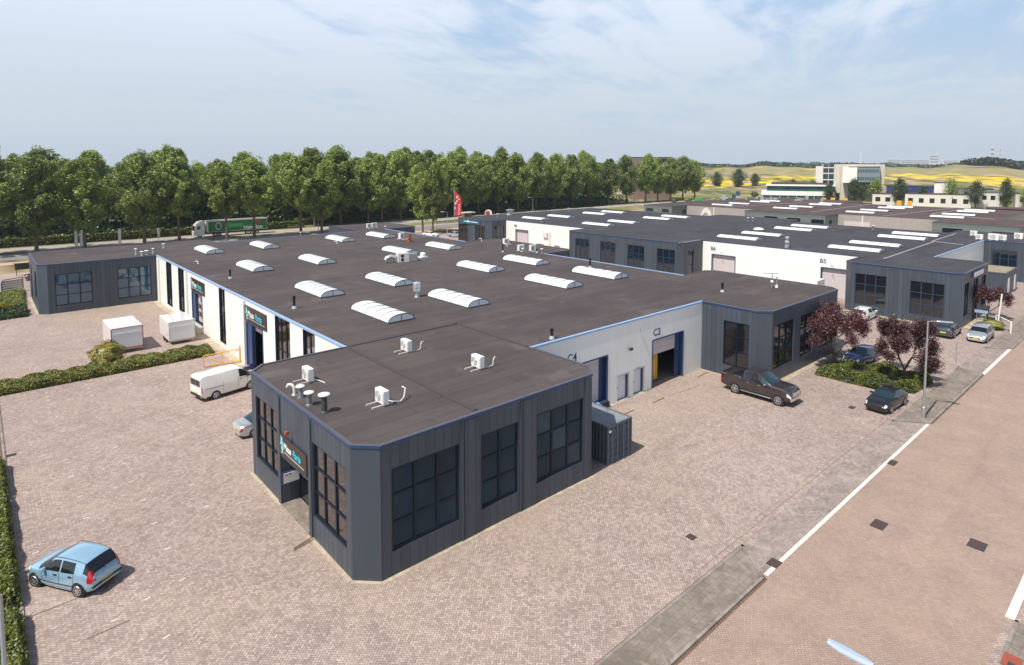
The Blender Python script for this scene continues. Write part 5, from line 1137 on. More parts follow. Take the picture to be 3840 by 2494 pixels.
# ---------------------------------------------------------------- street furniture
def lamp(label, x, y, h, head, arm=1.25, name='street_lamp', group='slim grey street lamps', headm='steel_pale', r=.075):
    t = thing(name, label, 'street lamp', (x, y, 0), 0, group)
    MB().tube([(x, y, 0), (x, y, .9), (x, y, .95), (x, y, h)], [r*1.5, r*1.5, r, r*.6], 10).obj('pole', 'galvanised', t, smooth=True)
    dx, dy = math.cos(head), math.sin(head)
    MB().tube([(x, y, h-.02), (x+dx*arm*.5, y+dy*arm*.5, h+.04), (x+dx*arm, y+dy*arm, h+.05)], .035, 6).obj('arm', 'galvanised', t)
    q = [(0, .06), (.2, .13), (.7, .15), (.98, .09)]; mb = MB(); c = Vector((x+dx*arm, y+dy*arm, h+.05)); s_ = Vector((-dy, dx, 0)); d = Vector((dx, dy, 0)); vs_ = []
    for a, w2 in q:
        for sx, sz in ((1, -.3), (1, .3), (.4, 1), (-.4, 1), (-1, .3), (-1, -.3)): p = c+d*a+s_*w2*sx; vs_.append((p.x, p.y, p.z+.055*sz))
    fs_ = [tuple(range(5, -1, -1)), tuple(range(18, 24))]+[(i*6+j, i*6+(j+1) % 6, (i+1)*6+(j+1) % 6, (i+1)*6+j) for i in range(3) for j in range(6)]
    mb.add(vs_, fs_).obj('lamp_head', headm, t); return t
plain('lamp_blue', (.36, .43, .52), .7, metal=0)
lamp('slim grey street lamp on the kerb beside the black car', 39.7, -10.7, 7.32, -1.1, .55, r=.09)
lamp('street lamp over the road at the bottom edge, only its pale head in view', 2.78, -20.6, 7.3, math.pi/2, 1.45, headm='lamp_blue')
lamp('white lamp post cut off at the lower left picture edge', -12.0, -2.95, 7.3, -2.2, .6)
lamp('white lamp post in front of the red flag by the far office', 81.1, 107.7, 6.3, 2.3, .8, headm='off_white')
lamp('distant lamp post behind warehouse B near the hedge', 151, 149, 6.0, 2.3, .9, headm='off_white'); lamp('distant lamp post just left of the red star lorry, past its tail', 60.5, 141.0, 6.0, 2.3, .9, headm='off_white')
lamp('thin distant lamp post at the right end of the hedge row', 215, 148, 6.0, 2.3, .9, headm='off_white')
t = thing('sign_post', 'tall thin white post with a lean beside the small round bush', 'post', (74.8, -8.7, 0)); MB().tube([(74.8, -8.7, 0), (74.9, -8.95, 4.1)], .075, 8).obj('pole', 'white_paint', t); MB().lathe((74.8, -8.7, 0), [(.16, 0), (.12, .1)], 10).obj('foot', 'galvanised', t)
t = thing('hoop_barrier', 'white tubular hoop barrier next to the leaning post', 'barrier', (74.7, -9.2, 0)); MB().tube([(76.3, -8.3, 0), (76.3, -8.3, 1.3), (73.35, -10.15, 1.35), (73.33, -10.15, 0)], .07, 8).obj('hoop', 'white_paint', t)
t = thing('street_name_sign', 'pale blue street-name board on two short posts behind the silver people carrier', 'sign', (78.1, -6.6, 0)); MB().box(78.0, 78.1, -7.2, -5.9, .95, 1.3).obj('board', 'light_blue_trim', t); mb = MB(); [mb.tube([(78.13, y, 0), (78.13, y, 1.3)], .03, 6) for y in (-7.0, -6.1)]; mb.obj('post', 'galvanised', t)
t = thing('thin_pole', 'thin low pole standing at the edge of the grey kerb island', 'pole', (54.7, -9.3, 0)); MB().tube([(54.7, -9.3, .05), (54.7, -9.3, 2.4)], .03, 6).obj('pole', 'galvanised', t); MB().lathe((54.7, -9.3, 2.4), [(.05, 0), (.04, .06)], 8).obj('cap', 'galvanised', t)
# yellow barrier gate
t = thing('barrier_gate', 'yellow tubular barrier gate between the hedge end and the open loading door', 'gate', (3.2, 36.7, 0)); A, Bv = Vector((3.2, 36.7, 0)), Vector((6.25, 36.15, 0)); L_ = (Bv-A); pt = lambda f, z: tuple(A+L_*f+Vector((0, 0, z)))
mb = MB(); mb.tube([pt(0, .12), pt(0, 1.1)], .05, 8).tube([pt(0, 1.1), pt(.96, 1.3)], .05, 8).tube([pt(0, .14), pt(.96, .2)], .045, 8).tube([pt(.5, .17), pt(.5, 1.2)], .035, 6).tube([pt(.02, 1.05), pt(.5, .2)], .03, 6).tube([pt(.96, 1.25), pt(.5, .2)], .03, 6); mb.obj('leaf', 'yellow_paint', t, smooth=True)
MB().tube([pt(1, 0), pt(1, 1.55)], .085, 10).obj('post', 'yellow_paint', t, smooth=True); MB().tube([pt(0, 0), pt(0, .12)], .03, 6).obj('foot', 'yellow_paint', t)
t = thing('motor_scooter', 'small dark scooter in the open loading door behind the yellow gate', 'scooter', (6.0, 33, 0)); mb = MB(); [mb.lathe((x, 32.5, .25), [(.25, -.06), (.25, .06)], 14, ax='y') for x in (5.3, 6.4)]; mb.obj('wheel', 'black_rubber', t); MB().box(5.4, 6.3, 32.38, 32.62, .3, .65).box(5.9, 6.35, 32.4, 32.6, .65, .85).obj('body', 'navy', t, bevel=.05); MB().tube([(5.35, 32.5, .3), (5.5, 32.5, 1.0), (5.5, 32.75, 1.02)], .02, 6).obj('handlebar', 'chrome', t)
# flag
t = thing('banner_flag', 'tall red banner flag with white blocks and sideways lettering on a pole', 'flag', (81.6, 105.2, 0)); MB().tube([(81.6, 105.2, 0), (81.6, 105.2, 12.2)], [.08, .04], 8).obj('pole', 'steel_pale', t)
ex = Vector((.82, -.57, 0)).normalized(); M = frameM((81.66, 105.14, 5.5), ex); mb = MB()
def fz(x): return .10*math.sin(x*3.2)
ny, nx = 12, 6; topf = lambda x: 6.5-1.9*(x/1.75)
for i in range(nx+1):
    for j in range(ny+1): x = 1.75*i/nx; mb.v.append(tuple(M @ Vector((x, topf(x)*j/ny, fz(x+j*.1)))))
for i in range(nx):
    for j in range(ny): mb.f.append((i*(ny+1)+j, (i+1)*(ny+1)+j, (i+1)*(ny+1)+j+1, i*(ny+1)+j+1)); mb.m.append(0)
plain('flag_red', (.62, .035, .05), .7); mb.obj('cloth', 'flag_red', t, smooth=True)
mb = MB(); [flat(mb, M, c20(x, y, a, b), .16, .165) for x, y, a, b in ((.55, 4.75, .2, .22), (1.05, 4.25, .25, .16), (.62, 3.8, .22, .2), (.28, 3.2, .25, .25), (.1, 2.0, .12, .35), (.95, 5.05, .18, .1))]; mb.obj('block_pattern', 'white_paint', t)
textmesh('Reinhard', .78, 'lettering', 'white_paint', t, M @ Matrix.Translation((1.35, .15, .17)) @ Matrix.Rotation(math.pi/2, 4, 'Z'), .005)
# board and shelter at the left edge
t = thing('display_board', 'blue-framed louvred metal board standing behind the shrubs at the left edge', 'sign board', (-8.3, 91.2, 0)); M = frameM((-9.55, 90.6, .0), (2.5, 1.3, 0)); mb = MB(); [flat(mb, M, R4(.08, .25+i*.33, 2.75, .53+i*.33), 0, .04) for i in range(5)]; mb.obj('slat', 'steel_pale', t)
mb = MB(); mb.tube([tuple(M @ Vector(p)) for p in ((0, 0, .02), (0, 1.6, .02), (.12, 1.9, .02), (.4, 2.02, .02), (2.8, 2.1, .02), (2.8, 0, .02))], .07, 8); mb.obj('frame', 'blue_paint', t)
t = thing('notice_shelter', 'small black shelter board with pale edge beyond the left office', 'shelter', (-6.2, 108.4, 0)); MB().box(-7.3, -5.0, 108.3, 108.6, 1.0, 2.0).obj('board', 'sign_black', t); MB().box(-7.5, -4.9, 108.1, 108.8, 2.0, 2.08).obj('roof', 'grey_trim', t); mb = MB(); [mb.tube([(x, 108.45, 0), (x, 108.45, 2)], .05, 6) for x in (-7.1, -5.2)]; mb.obj('post', 'wood_dark', t)
for i, (x, y, hh, dd) in enumerate(((4.7, 143.6, 4.4, 'thinner white post, leftmost of the roadside banner posts'), (5.6, 143.2, 3.8, 'broad white banner post beside the leftmost thin one'), (13, 143.3, 3.9, 'middle white banner post standing alone before the hedge'), (21.8, 147.0, 3.2, 'rightmost white banner post nearest the lorry'))):
    t = thing('banner_post', dd, 'post', (x, y, 0), 0, 'white posts along the far road'); MB().tube([(x, y, 0), (x, y, hh)], .07, 6).obj('pole', 'white_paint', t); MB().box(x+.02, x+.5, y-.02, y+.02, .5, hh-.1).obj('banner', 'white_paint', t)
# petrol-station like canopy and pennants behind the far office
t = thing('kiosk', 'low kiosk with pale canopy, orange pillar and red round sign behind the far grey office', 'kiosk', (112, 130, 0)); MB().box(101, 106.5, 128, 131, 3.6, 3.85).obj('canopy', 'off_white', t); MB().box(101.6, 102.4, 128.4, 129, 0, 3.6).obj('pillar', 'orange', t); MB().box(103.3, 105.6, 129, 131, 0, 3.6).obj('cabin', 'window_glass', t); 
t = thing('round_sign', 'red round sign in a white ring behind the far grey office', 'sign', (110, 126, 0)); M = frameM((110, 126, 3.4), (.7, -.7, 0)); flat(MB(), M, c20(0, 0, 1.15, 1.15), 0, .05).obj('ring', 'white_paint', t); flat(MB(), M, c20(-.2, -.05, .8, .85), .05, .08).obj('disc', 'rust_red', t); MB().tube([(110, 126.1, 0), (110, 126.1, 3.4)], .08, 6).obj('post', 'galvanised', t)
t = thing('roof_cowl', 'round white cowl on a pale box at the far grey office roof end', 'roof vent', (88, 90.5, ZR-.06)); MB().box(87.4, 88.6, 90, 91, ZR-.06, ZR+1.1).obj('box', 'off_white', t); MB().lathe((88, 90.5, ZR+1.1), [(1.2, 0), (1.2, .12), (.4, .3)], 14).obj('cowl', 'galvanised', t)
# ---------------------------------------------------------------- plants
def leafmesh(name, cs, size, mat, seed, upbias=.3, aspect=.6):
    """one small bent quad per centre"""
    rg = np.random.default_rng(seed); n = len(cs); c = np.asarray(cs, dtype=np.float64)
    nrm = rg.normal(size=(n, 3)); nrm[:, 2] = np.abs(nrm[:, 2])+upbias; nrm /= np.linalg.norm(nrm, axis=1)[:, None]
    a = rg.normal(size=(n, 3)); a -= nrm*(a*nrm).sum(1)[:, None]; a /= np.linalg.norm(a, axis=1)[:, None]; b = np.cross(nrm, a)
    s = (size*rg.uniform(.6, 1.3, n))[:, None]; v = np.empty((n, 4, 3))
    v[:, 0] = c-a*s*.5; v[:, 1] = c-b*s*.5*aspect; v[:, 2] = c+a*s*.5; v[:, 3] = c+b*s*.5*aspect
    me = bpy.data.meshes.new(name); me.vertices.add(4*n); me.vertices.foreach_set('co', v.ravel().astype(np.float32))
    me.loops.add(4*n); me.loops.foreach_set('vertex_index', np.arange(4*n, dtype=np.int32)); me.polygons.add(n)
    me.polygons.foreach_set('loop_start', np.arange(0, 4*n, 4, dtype=np.int32)); me.polygons.foreach_set('loop_total', np.full(n, 4, dtype=np.int32))
    me.update(); me.validate(); me.materials.append(MATS[mat]); return me
def put(me, name, parent, loc=(0, 0, 0)):
    o = bpy.data.objects.new(name, me); COL.objects.link(o); o.location = loc
    if parent is not None: o.parent = parent
    return o
def poplar(seed, H=21.8, base=5.0, Rm=5.8, nl=24000, ls=.44, mat='leaf_poplar'):
    rg = np.random.default_rng(seed); mb = MB(); cl = []
    lean = rg.normal(0, .35, 2); tr = [(0, 0, 0), (0, 0, 2.5), (lean[0]*.4, lean[1]*.4, H*.4), (lean[0], lean[1], H*.8)]
    mb.tube(tr, [.36, .3, .2, .05], 8)
    nb = 80
    for i in range(nb):
        f = (i+.5)/nb; z = base+(H-base)*f**.9
        prof = (math.sin(min(1, (f+.10)*1.5)*math.pi/2)**.8)*(1-max(0, f-.45)/.57*.92)*(1+.13*math.sin(i*2.4*2+seed))
        a = i*2.4+rg.normal(0, .5); R_ = Rm*prof*rg.uniform(.55, 1.12)
        tip = np.array([math.cos(a)*R_+lean[0]*f, math.sin(a)*R_+lean[1]*f, z+R_*.35*rg.uniform(.2, 1.3)]); root = np.array([lean[0]*f, lean[1]*f, z-R_*.7])
        if root[2] < base-1.5: root[2] = base-1.5
        mb.tube([tuple(root), tuple((root*.4+tip*.6)+np.array([0, 0, -.2])), tuple(tip)], [.09, .05, .02], 5, caps=False)
        for q in (.45, .72, 1.0):
            if q < .6 and R_ < 2: continue
            cl.append((root*(1-q)+tip*q+rg.normal(0, .25, 3), rg.uniform(.7, 1.35)*(1.0 if q > .6 else .7)))
    for _ in range(8): cl.append((np.array([lean[0]+rg.normal(0, .7), lean[1]+rg.normal(0, .7), H-rg.uniform(.3, 3.0)]), rg.uniform(.5, .9)))
    cs = []; per = nl//len(cl)
    for c, r in cl:
        d = rg.normal(size=(per, 3)); d /= np.linalg.norm(d, axis=1)[:, None]; d *= (rg.uniform(.35, 1.0, per)**.5)[:, None]; d[:, 2] *= 1.2; d[:, :2] *= .9
        cs.append(c+d*r)
    return mb, leafmesh('crown', np.concatenate(cs), ls, mat, seed)
POP = []
for sd in range(7):
    kw = [dict(), dict(Rm=6.4, base=4.6), dict(Rm=5.2, H=22.3), dict(Rm=6.2, base=5.2), dict(Rm=5.9, base=4.2), dict(Rm=6.5, H=21.2), dict(Rm=5.6, base=7.6, H=22)][sd]
    mb, cr = poplar(11+sd, **kw); me = mb.obj('trunk', 'bark', None, smooth=True).data; bpy.data.objects.remove(bpy.data.objects['trunk']); POP.append((me, cr))
def tree(kind, label, x, y, s=1.0, rz=0, group=None, name='poplar_tree', cat='tree', sz=None, protos=None, z=0):
    tr_, cr = (protos or POP)[kind % len(protos or POP)]; t = thing(name, label, cat, (x, y, z), rz, group); t.scale = (s, s, sz or s)
    put(tr_, 'trunk', t); put(cr, 'crown', t); return t
RT = random.Random(21)
front = [(-11.5, 145.5), (-2.3, 145.2), (6.3, 145.4), (17.9, 145.6), (25.3, 144.7), (35.0, 137.0), (41.6, 137.0), (53.9, 137.2), (59.6, 136.8), (66, 156), (75, 157), (84.1, 156), (90, 157.7), (97.5, 158), (106, 159), (115.5, 159), (124, 159.5), (132.7, 160), (143, 160.5),
  (154, 161), (164.7, 161.5), (176, 162), (188, 162.5), (201.5, 163.1), (213.2, 163), (226, 162), (240, 161.2), (250, 161), (260, 160), (271, 160), (281, 159)]
for i, (x, y) in enumerate(front):
    wh = ('cut by the left picture edge', 'at the left end of the row', 'behind the leftmost roof edge', 'behind the single white banner post', 'next left of the lorry cab')
    lb = f'tall poplar {wh[i]}' if i < 5 else (f'tall poplar in front of the lorry, {ORD[i-5]} trunk from its cab' if i < 9 else (f'tall poplar in the roadside row, {ORD[i-9] if i-9 < 20 else "last but one"} from the lorry towards the right' if i < 29 else ('last poplar but one at the right end of the row' if i == 29 else 'rightmost poplar at the end of the row')))
    s_ = RT.uniform(.94, 1.05)*(.99 if i > 8 else .885)
    tree(6 if i in (4, 5, 6, 7) else i % 6, lb, x, y if i > 4 else 141.5, s_*1.27, RT.uniform(0, 6.28), 'poplars in the roadside row', sz=s_)
for lb, x, y in (('slim young poplar left of the flag pole, nearer trunk', 81.0, 119.2), ('poplar left of the flag pole, farther right trunk', 82.1, 115.9)): tree(2, lb, x, y, .80, RT.uniform(0, 6), 'poplars by the flagpole', sz=.82)
k_ = 0
for row, (y0, n, x0, dxx) in enumerate(((167, 26, -26, 9.6), (178, 24, -30, 10.6), (190, 22, -36, 11.5))):
    for i in range(n):
        x = x0+i*dxx+RT.uniform(-2, 2); y = y0+RT.uniform(-2.5, 2.5)+(3 if x > 80 else 0)
        if x > 235-row*4: continue
        s_ = RT.uniform(.86, 1.10)+.03*row
        tree((i+row*2) % 6, 'dense dark poplar in the belt behind the roadside row, only parts of its crown showing', x, y, s_*1.15*(1.0 if x > 70 else .93), RT.uniform(0, 6.28), 'poplars in the belt behind the road', sz=s_*(1.0 if x > 70 else .93))
# hedges: leaves through a low box, denser towards its skin
def hedge(name, label, q, h, mat, n, size=.13, seed=1, cat='hedge', group=None, z0=0, wob=.18, core=True, cm='soil'):
    rg = np.random.default_rng(seed); q = np.array(q, float); t = thing(name, label, cat, (q[0][0], q[0][1], 0), 0, group)
    mn_, mx_ = q.min(0), q.max(0); cs = []; cnt = 0
    def inside(p):
        r = np.ones(len(p), bool)
        for i in range(len(q)):
            a, b = q[i], q[(i+1) % len(q)]; r &= ((b[0]-a[0])*(p[:, 1]-a[1])-(b[1]-a[1])*(p[:, 0]-a[0])) > 0
        return r
    while cnt < n:
        p = rg.uniform(mn_, mx_, (n, 2)); p = p[inside(p)]
        d = np.full(len(p), 9.0)
        for i in range(len(q)):
            a, b = q[i], q[(i+1) % len(q)]; L = np.hypot(*(b-a)); d = np.minimum(d, ((b[0]-a[0])*(p[:, 1]-a[1])-(b[1]-a[1])*(p[:, 0]-a[0]))/L)
        hh = h*(1-wob+wob*(np.sin(p[:, 0]*1.7+seed)+np.sin(p[:, 1]*2.3+seed*2)+np.sin(p[:, 0]*4.1+p[:, 1]*3.3))*.6)*np.minimum(1, .55+d*1.6)
        edge = d < .18; z = np.where(edge, rg.uniform(.03, 1, len(p))*hh, hh*(1-np.abs(rg.normal(0, .16, len(p)))))
        cs.append(np.c_[p, z+z0]); cnt += len(p)
    cs = np.concatenate(cs)[:n]; cs -= np.array([q[0][0], q[0][1], 0]); me = leafmesh('foliage', cs, size, mat, seed, .5); put(me, 'foliage', t)
    if core:
        c = q.mean(0); MB().prism([tuple(c+(p-c)*.9) for p in q], .0, h*.35).obj('branches', cm, t)
    return t
plain('hedge_core', (.025, .03, .012), .95)
hedge('hedge', 'long clipped hedge across the yard ending at the yellow barrier', [(-14, 40.0), (5.2, 40.15), (5.2, 42.6), (-14, 42.6)], .85, 'leaf_hedge', 60000, .15, 3, cm='hedge_core')
hedge('hedge', 'clipped green hedge along the lower left picture edge, longer piece', [(-14.2, 8.6), (-11.30, 8.6), (-11.30, 24.8), (-14.2, 24.8)], 1.05, 'leaf_shrub', 40000, .13, 5, cm='hedge_core', wob=.1)
hedge('hedge', 'short lower-left hedge piece nearest the picture corner', [(-14.0, -1.0), (-11.32, -1.0), (-11.30, 7.9), (-14.0, 7.9)], 1.0, 'leaf_shrub', 22000, .13, 6, cm='hedge_core', wob=.1)
hedge('shrub_bed', 'low green shrub bed beneath the two red-leaved trees', [(43.55, -6.2), (44.9, -8.7), (49.0, -9.0), (50.0, -5.5), (47.4, -.9), (43.5, -1.3)], .75, 'leaf_shrub', 52000, .15, 7, cat='shrub bed', cm='hedge_core', wob=.45)
hedge('shrub_bed', 'dark green low shrub bed beside the far left office, nearer half', [(-14.2, 71.0), (-7.6, 71.6), (-7.4, 76.5), (-14.2, 76.5)], .9, 'leaf_dark', 20000, .17, 8, cat='shrub bed', group='shrub beds by the far left office', cm='hedge_core', wob=.35)
hedge('shrub_bed', 'brighter green low shrub bed beside the far left office, farther half under the framed board', [(-15, 77.2), (-7.5, 78.2), (-6.9, 91), (-15, 90)], .7, 'leaf_shrub', 30000, .17, 9, cat='shrub bed', group='shrub beds by the far left office', cm='hedge_core', wob=.2)
def bush(label, x, y, r, h, mat, n, size, seed, name='round_bush', z0=.0):
    rg = np.random.default_rng(seed); t = thing(name, label, 'bush', (x, y, 0)); d = rg.normal(size=(n, 3)); d /= np.linalg.norm(d, axis=1)[:, None]
    lump = 1+.16*np.sin(d[:, 0]*5+seed)*np.cos(d[:, 1]*6)+.10*np.sin(d[:, 2]*9+d[:, 0]*7); d *= (lump*rg.uniform(.70, 1.02, n))[:, None]
    d[:, :2] *= r; d[:, 2] = np.maximum(.05, h*.52+d[:, 2]*h*.5)+z0
    put(leafmesh('foliage', d, size, mat, seed, .4), 'foliage', t); mb = MB()
    for i in range(6): a = i*1.05; mb.tube([(0, 0, 0), (math.cos(a)*r*.4, math.sin(a)*r*.4, h*.6)], [.05, .02], 5)
    mb.obj('stem', 'bark', t, world=False); return t
bush('round rust-tinged bush growing out of the yard hedge in front of the box trailer', -3.3, 43.4, 1.45, 2.2, 'leaf_rust', 9000, .17, 3)
bush('yellow flowering shrub at the left picture edge', -10.6, 76.8, 1.2, 1.3, 'leaf_yellow', 5000, .15, 4, 'flowering_shrub'); bush('low round green bush by the white hoop barrier', 74.6, -8.3, 1.15, 1.0, 'leaf_hedge', 5000, .16, 5)
# small trees with branching stems
def smalltree(seed, H, R_, nl, ls, mat, stems=4, z0=.9, droop=0, clear=.3):
    rg = np.random.default_rng(seed); mb = MB(); tips = []
    mb.tube([(0, 0, 0), (.03, .02, z0)], [.17*H/5.5, .13*H/5.5], 8)
    def grow(p, d, L, r, lv):
        q = p+d*L*.5+rg.normal(0, .05*L, 3); e = q+(d+rg.normal(0, .12, 3))*L*.5; mb.tube([tuple(p), tuple(q), tuple(e)], [r, r*.8, r*.6], 5, caps=False)
        if lv == 0: tips.append(e); tips.append(q); return
        for _ in range(3 if lv > 1 else 3):
            dd = d+rg.normal(0, .48, 3); dd[2] += .05; dd /= np.linalg.norm(dd); grow(e, dd, L*rg.uniform(.6, .82), r*.58, lv-1)
        if lv < 3: tips.append(e)
    for i in range(stems):
        a = i*2*math.pi/stems+rg.uniform(-.3, .3); d = np.array([math.cos(a)*.62, math.sin(a)*.62, .78])*1.0; grow(np.array([.03, .02, z0*.9]), d, H*.30, .08*H/5.5, 3)
    T_ = np.array(tips); c = np.array([0, 0, z0+(H-z0)*.52]); s = (T_-c)/np.array([R_, R_, (H-z0)*.5]); l = np.linalg.norm(s, axis=1); k2 = np.minimum(1, 1/np.maximum(l, .01)); T_ = c+(T_-c)*k2[:, None]
    ii = rg.integers(0, len(T_), nl); cs = T_[ii]+rg.normal(0, .23*H/5.5, (nl, 3)); return mb, leafmesh('crown', cs, ls, mat, seed)
def proto(args, kw={}):
    mb, cr = smalltree(*args, **kw); o = mb.obj('trunk', 'bark', None, smooth=True); me = o.data; bpy.data.objects.remove(o); return (me, cr)
RED = [proto((5, 5.6, 3.0, 26000, .15, 'leaf_red')), proto((9, 5.4, 3.2, 28000, .15, 'leaf_red')), proto((14, 4.2, 1.9, 11000, .15, 'leaf_red'))]
tree(0, 'larger red-leaved tree standing before the right corner office', 47.6, -1.5, .97, 0, 'red-leaved ornamental trees', 'red_leaved_tree', protos=RED, sz=1.06)
tree(1, 'middle red-leaved tree, nearest the lamp post', 48.0, -7.1, .88, 1.0, 'red-leaved ornamental trees', 'red_leaved_tree', protos=RED, sz=1.06)
tree(2, 'small red-leaved tree far off by the grey annex', 79.6, -6.9, 1.05, 2.0, 'red-leaved ornamental trees', 'red_leaved_tree', protos=RED)
def pprot(sd, **k):
    mb, cr = poplar(sd, **k); o = mb.obj('trunk', 'bark', None, smooth=True); me = o.data; bpy.data.objects.remove(o); return (me, cr)
MID = [pprot(31+i, H=10, base=1.6+.3*i, Rm=2.7+.25*i, nl=3600, ls=.42, mat=('leaf_dark', 'leaf_poplar', 'leaf_dark')[i]) for i in range(3)]
RND = [pprot(41+i, H=8.5, base=.6, Rm=4.4, nl=4200, ls=.5, mat='leaf_dark') for i in range(3)]
mids = [(345, 134.5, 9.5, 'beside the left end of the low glass office'), (312, 109.5, 10.5, 'in front of the middle of the glass office'), (309, 100.4, 8.6, 'left of the concrete tower door'), (309.5, 89.4, 11, 'right of the tower door'), (312.95, 81.0, 11, 'below the overhanging tower box'), (308, 69.6, 11.5, 'beside the dark blue hall wall'),
        (310, 60.8, 8.4, 'slim one between white cottages'), (312, 50.7, 11.5, 'in front of the grey hall end'), (310, 41.2, 11, 'right of the big gap in the white wall'), (318, 32.2, 11.5, 'near the right picture edge'), (322, 25.8, 9, 'cut by the right picture edge'), (311, 86, 7.5, 'small one tucked under the tower'), (316, 46, 6.5, 'low one between two taller trees')]
for i, (x, y, h_, d_) in enumerate(mids): tree(i, f'narrow dark street tree {d_}', x, y, h_/10*1.05, i*1.3, 'street trees before the office complex', 'street_tree', sz=h_/10*1.02, protos=MID)
for i, (x, y, h_, d_) in enumerate(((420, 226, 11, 'round dark tree alone at the edge of the field, leftmost of three'), (424, 211, 13.5, 'tall pointed dark tree in the middle of three at the field edge'), (440, 206, 9.5, 'broad pale tree, rightmost of three at the field edge'))): tree(i, d_, x, y, h_/10*1.15, i, 'trees at the edge of the field', 'field_tree', sz=h_/10*1.1, protos=RND, z=tz(x, y)-.2)
for i in range(9):
    x, y = [(262, 134), (268, 131), (275, 126), (280, 121), (254, 146), (250, 151), (284, 117), (330, 150), (345, 158)][i]; bush(f'low bush on the waste ground behind the brown roof, {ORD[i]} from its left end', x, y, 2.2, 2.6, 'leaf_dark' if i % 2 else 'leaf_hedge', 900, .5, 40+i, 'wild_bush')
# long roadside hedge and undergrowth beyond the road, with hazy woods on the skyline
hedge('roadside_hedge', 'long dark clipped hedge beyond the road behind the lorry', [(-40, 154.6), (62, 154.4), (62, 157), (-40, 157)], 2.1, 'leaf_shrub', 30000, .42, 11, cm='hedge_core', wob=.1)
hedge('roadside_hedge', 'long green hedge beyond the road behind warehouse B', [(62, 160.5), (215, 165), (215, 168), (62, 163.5)], 2.3, 'leaf_shrub', 34000, .45, 12, cm='hedge_core', wob=.12)
def mass(name, label, pts, n, size, mat, h, seed, depth=8):
    """belt of undergrowth or far wood that nobody could count"""
    rg = np.random.default_rng(seed); P_ = np.array(pts, float); seg = np.hypot(*np.diff(P_, axis=0).T); cum = np.r_[0, np.cumsum(seg)]; s = rg.uniform(0, cum[-1], n)
    i = np.clip(np.searchsorted(cum, s)-1, 0, len(seg)-1); f = (s-cum[i])/seg[i]; p = P_[i]+(P_[i+1]-P_[i])*f[:, None]; d = (P_[i+1]-P_[i])/seg[i][:, None]; off = rg.uniform(-1, 1, n)*depth
    top = h*(.72+.16*np.sin(s/size*.13)+.10*np.sin(s/size*.37+1)+.06*np.sin(s/size*.9))*np.sqrt(np.maximum(.05, 1-(off/depth)**2*.8)); z = top*np.sqrt(rg.uniform(0, 1, n))
    xy = p+np.c_[-d[:, 1], d[:, 0]]*off[:, None]; gz_ = np.array([tz(a, b) for a, b in xy]); me = leafmesh(name, np.c_[xy, z+gz_], size, mat, seed, .2, .8)
    o = put(me, name, None); return tag(o, label, 'wood', None, 'stuff')
mass('undergrowth', 'dark undergrowth below the poplar belt', [(-45, 172), (80, 174), (228, 172)], 24000, .8, 'leaf_dark', 5.5, 50, 12); mass('undergrowth', 'darker understorey deeper in the poplar belt', [(-60, 198), (80, 200), (215, 200)], 24000, 1.3, 'leaf_dark', 12, 56, 14)
R9 = lambda r, b: (CAMP[0]+r*math.cos(YAW-math.radians(b)), CAMP[1]+r*math.sin(YAW-math.radians(b)))
mass('far_wood', 'band of distant trees along the horizon', [R9(1350, b) for b in range(-12, 48, 4)], 26000, 8, 'leaf_wood', 12, 51, 60); mass('far_wood', 'hazy blue farthest line of trees on the horizon', [R9(2700, b) for b in range(-12, 50, 4)], 16000, 17, 'leaf_wood', 26, 52, 120)
mass('far_wood', 'dark clump of taller trees on the horizon at the right edge', [R9(900, 37.6), R9(930, 39), R9(880, 46)], 5000, 4, 'leaf_wood', 11, 53, 30); mass('far_wood', 'tree belt just behind the crest of the field', [R9(1010, b) for b in range(8, 46, 3)], 12000, 5, 'leaf_wood', 5, 54, 20)
mass('far_wood', 'nearer dark belt of trees left of the field crest', [R9(980, b) for b in range(-4, 10, 3)], 8000, 5, 'leaf_wood', 12, 55, 30)

# ---------------------------------------------------------------- far buildings
clad('tower_concrete', (.56, .52, .44), pitch=1.6, dark=.12, w=.02, var=.04, rough=.8); plain('slate_panel', (.20, .23, .26), .4); plain('louvre', (.30, .34, .35), .4, var=.3, vs=6)
t = thing('office_tower', 'pale concrete office tower with overhanging white box and tall blue window strip', 'office tower', (315, 90, 0))
def V3(r_, b0, b1): pass
T0 = (311, 106.5); ux = Vector((9, -27)).normalized(); nx_ = Vector((-ux.y, ux.x))*-1       # facade direction to the right, outward normal to the camera
nx_ = Vector((-27, -9)).normalized()
def fpt(a, o, z): p = Vector(T0)+ux*a+nx_*o; return (p.x, p.y, z)
def fbox(mb, a0, a1, o0, o1, z0, z1, m=0): q = [fpt(a0, o1, 0)[:2], fpt(a1, o1, 0)[:2], fpt(a1, o0, 0)[:2], fpt(a0, o0, 0)[:2]]; return mb.prism(q, z0, z1, m)
mb = MB(); fbox(mb, 6.5, 9.6, -12, 0, 0, 18.9); fbox(mb, 9.6, 13.0, -12, -.4, 0, 18.9); fbox(mb, 13.0, 26.5, -12, -3, 0, 6.9); fbox(mb, 13.0, 26.5, -12, -1.2, 17.8, 18.9); fbox(mb, 26.5, 28.3, -12, 0, 0, 18.8); fbox(mb, 13.0, 26.5, -12, -4, 6.9, 17.8); mb.obj('wall', 'tower_concrete', t)
fbox(MB(), 1.7, 6.5, -10, .1, 8.6, 18.6).obj('window_strip', 'window_glass_blue', t); mb = MB(); fbox(mb, 1.3, 1.7, -10, .3, 8.3, 18.9); fbox(mb, 4.0, 4.2, .1, .25, 8.6, 18.6); [fbox(mb, 1.7, 6.5, .1, .28, z, z+.5) for z in (10.9, 14.1, 17.0)]; mb.obj('mullion', 'off_white', t); fbox(MB(), -1.8, 1.3, -9, -1, 9.5, 18.0).obj('side_block', 'off_white', t)
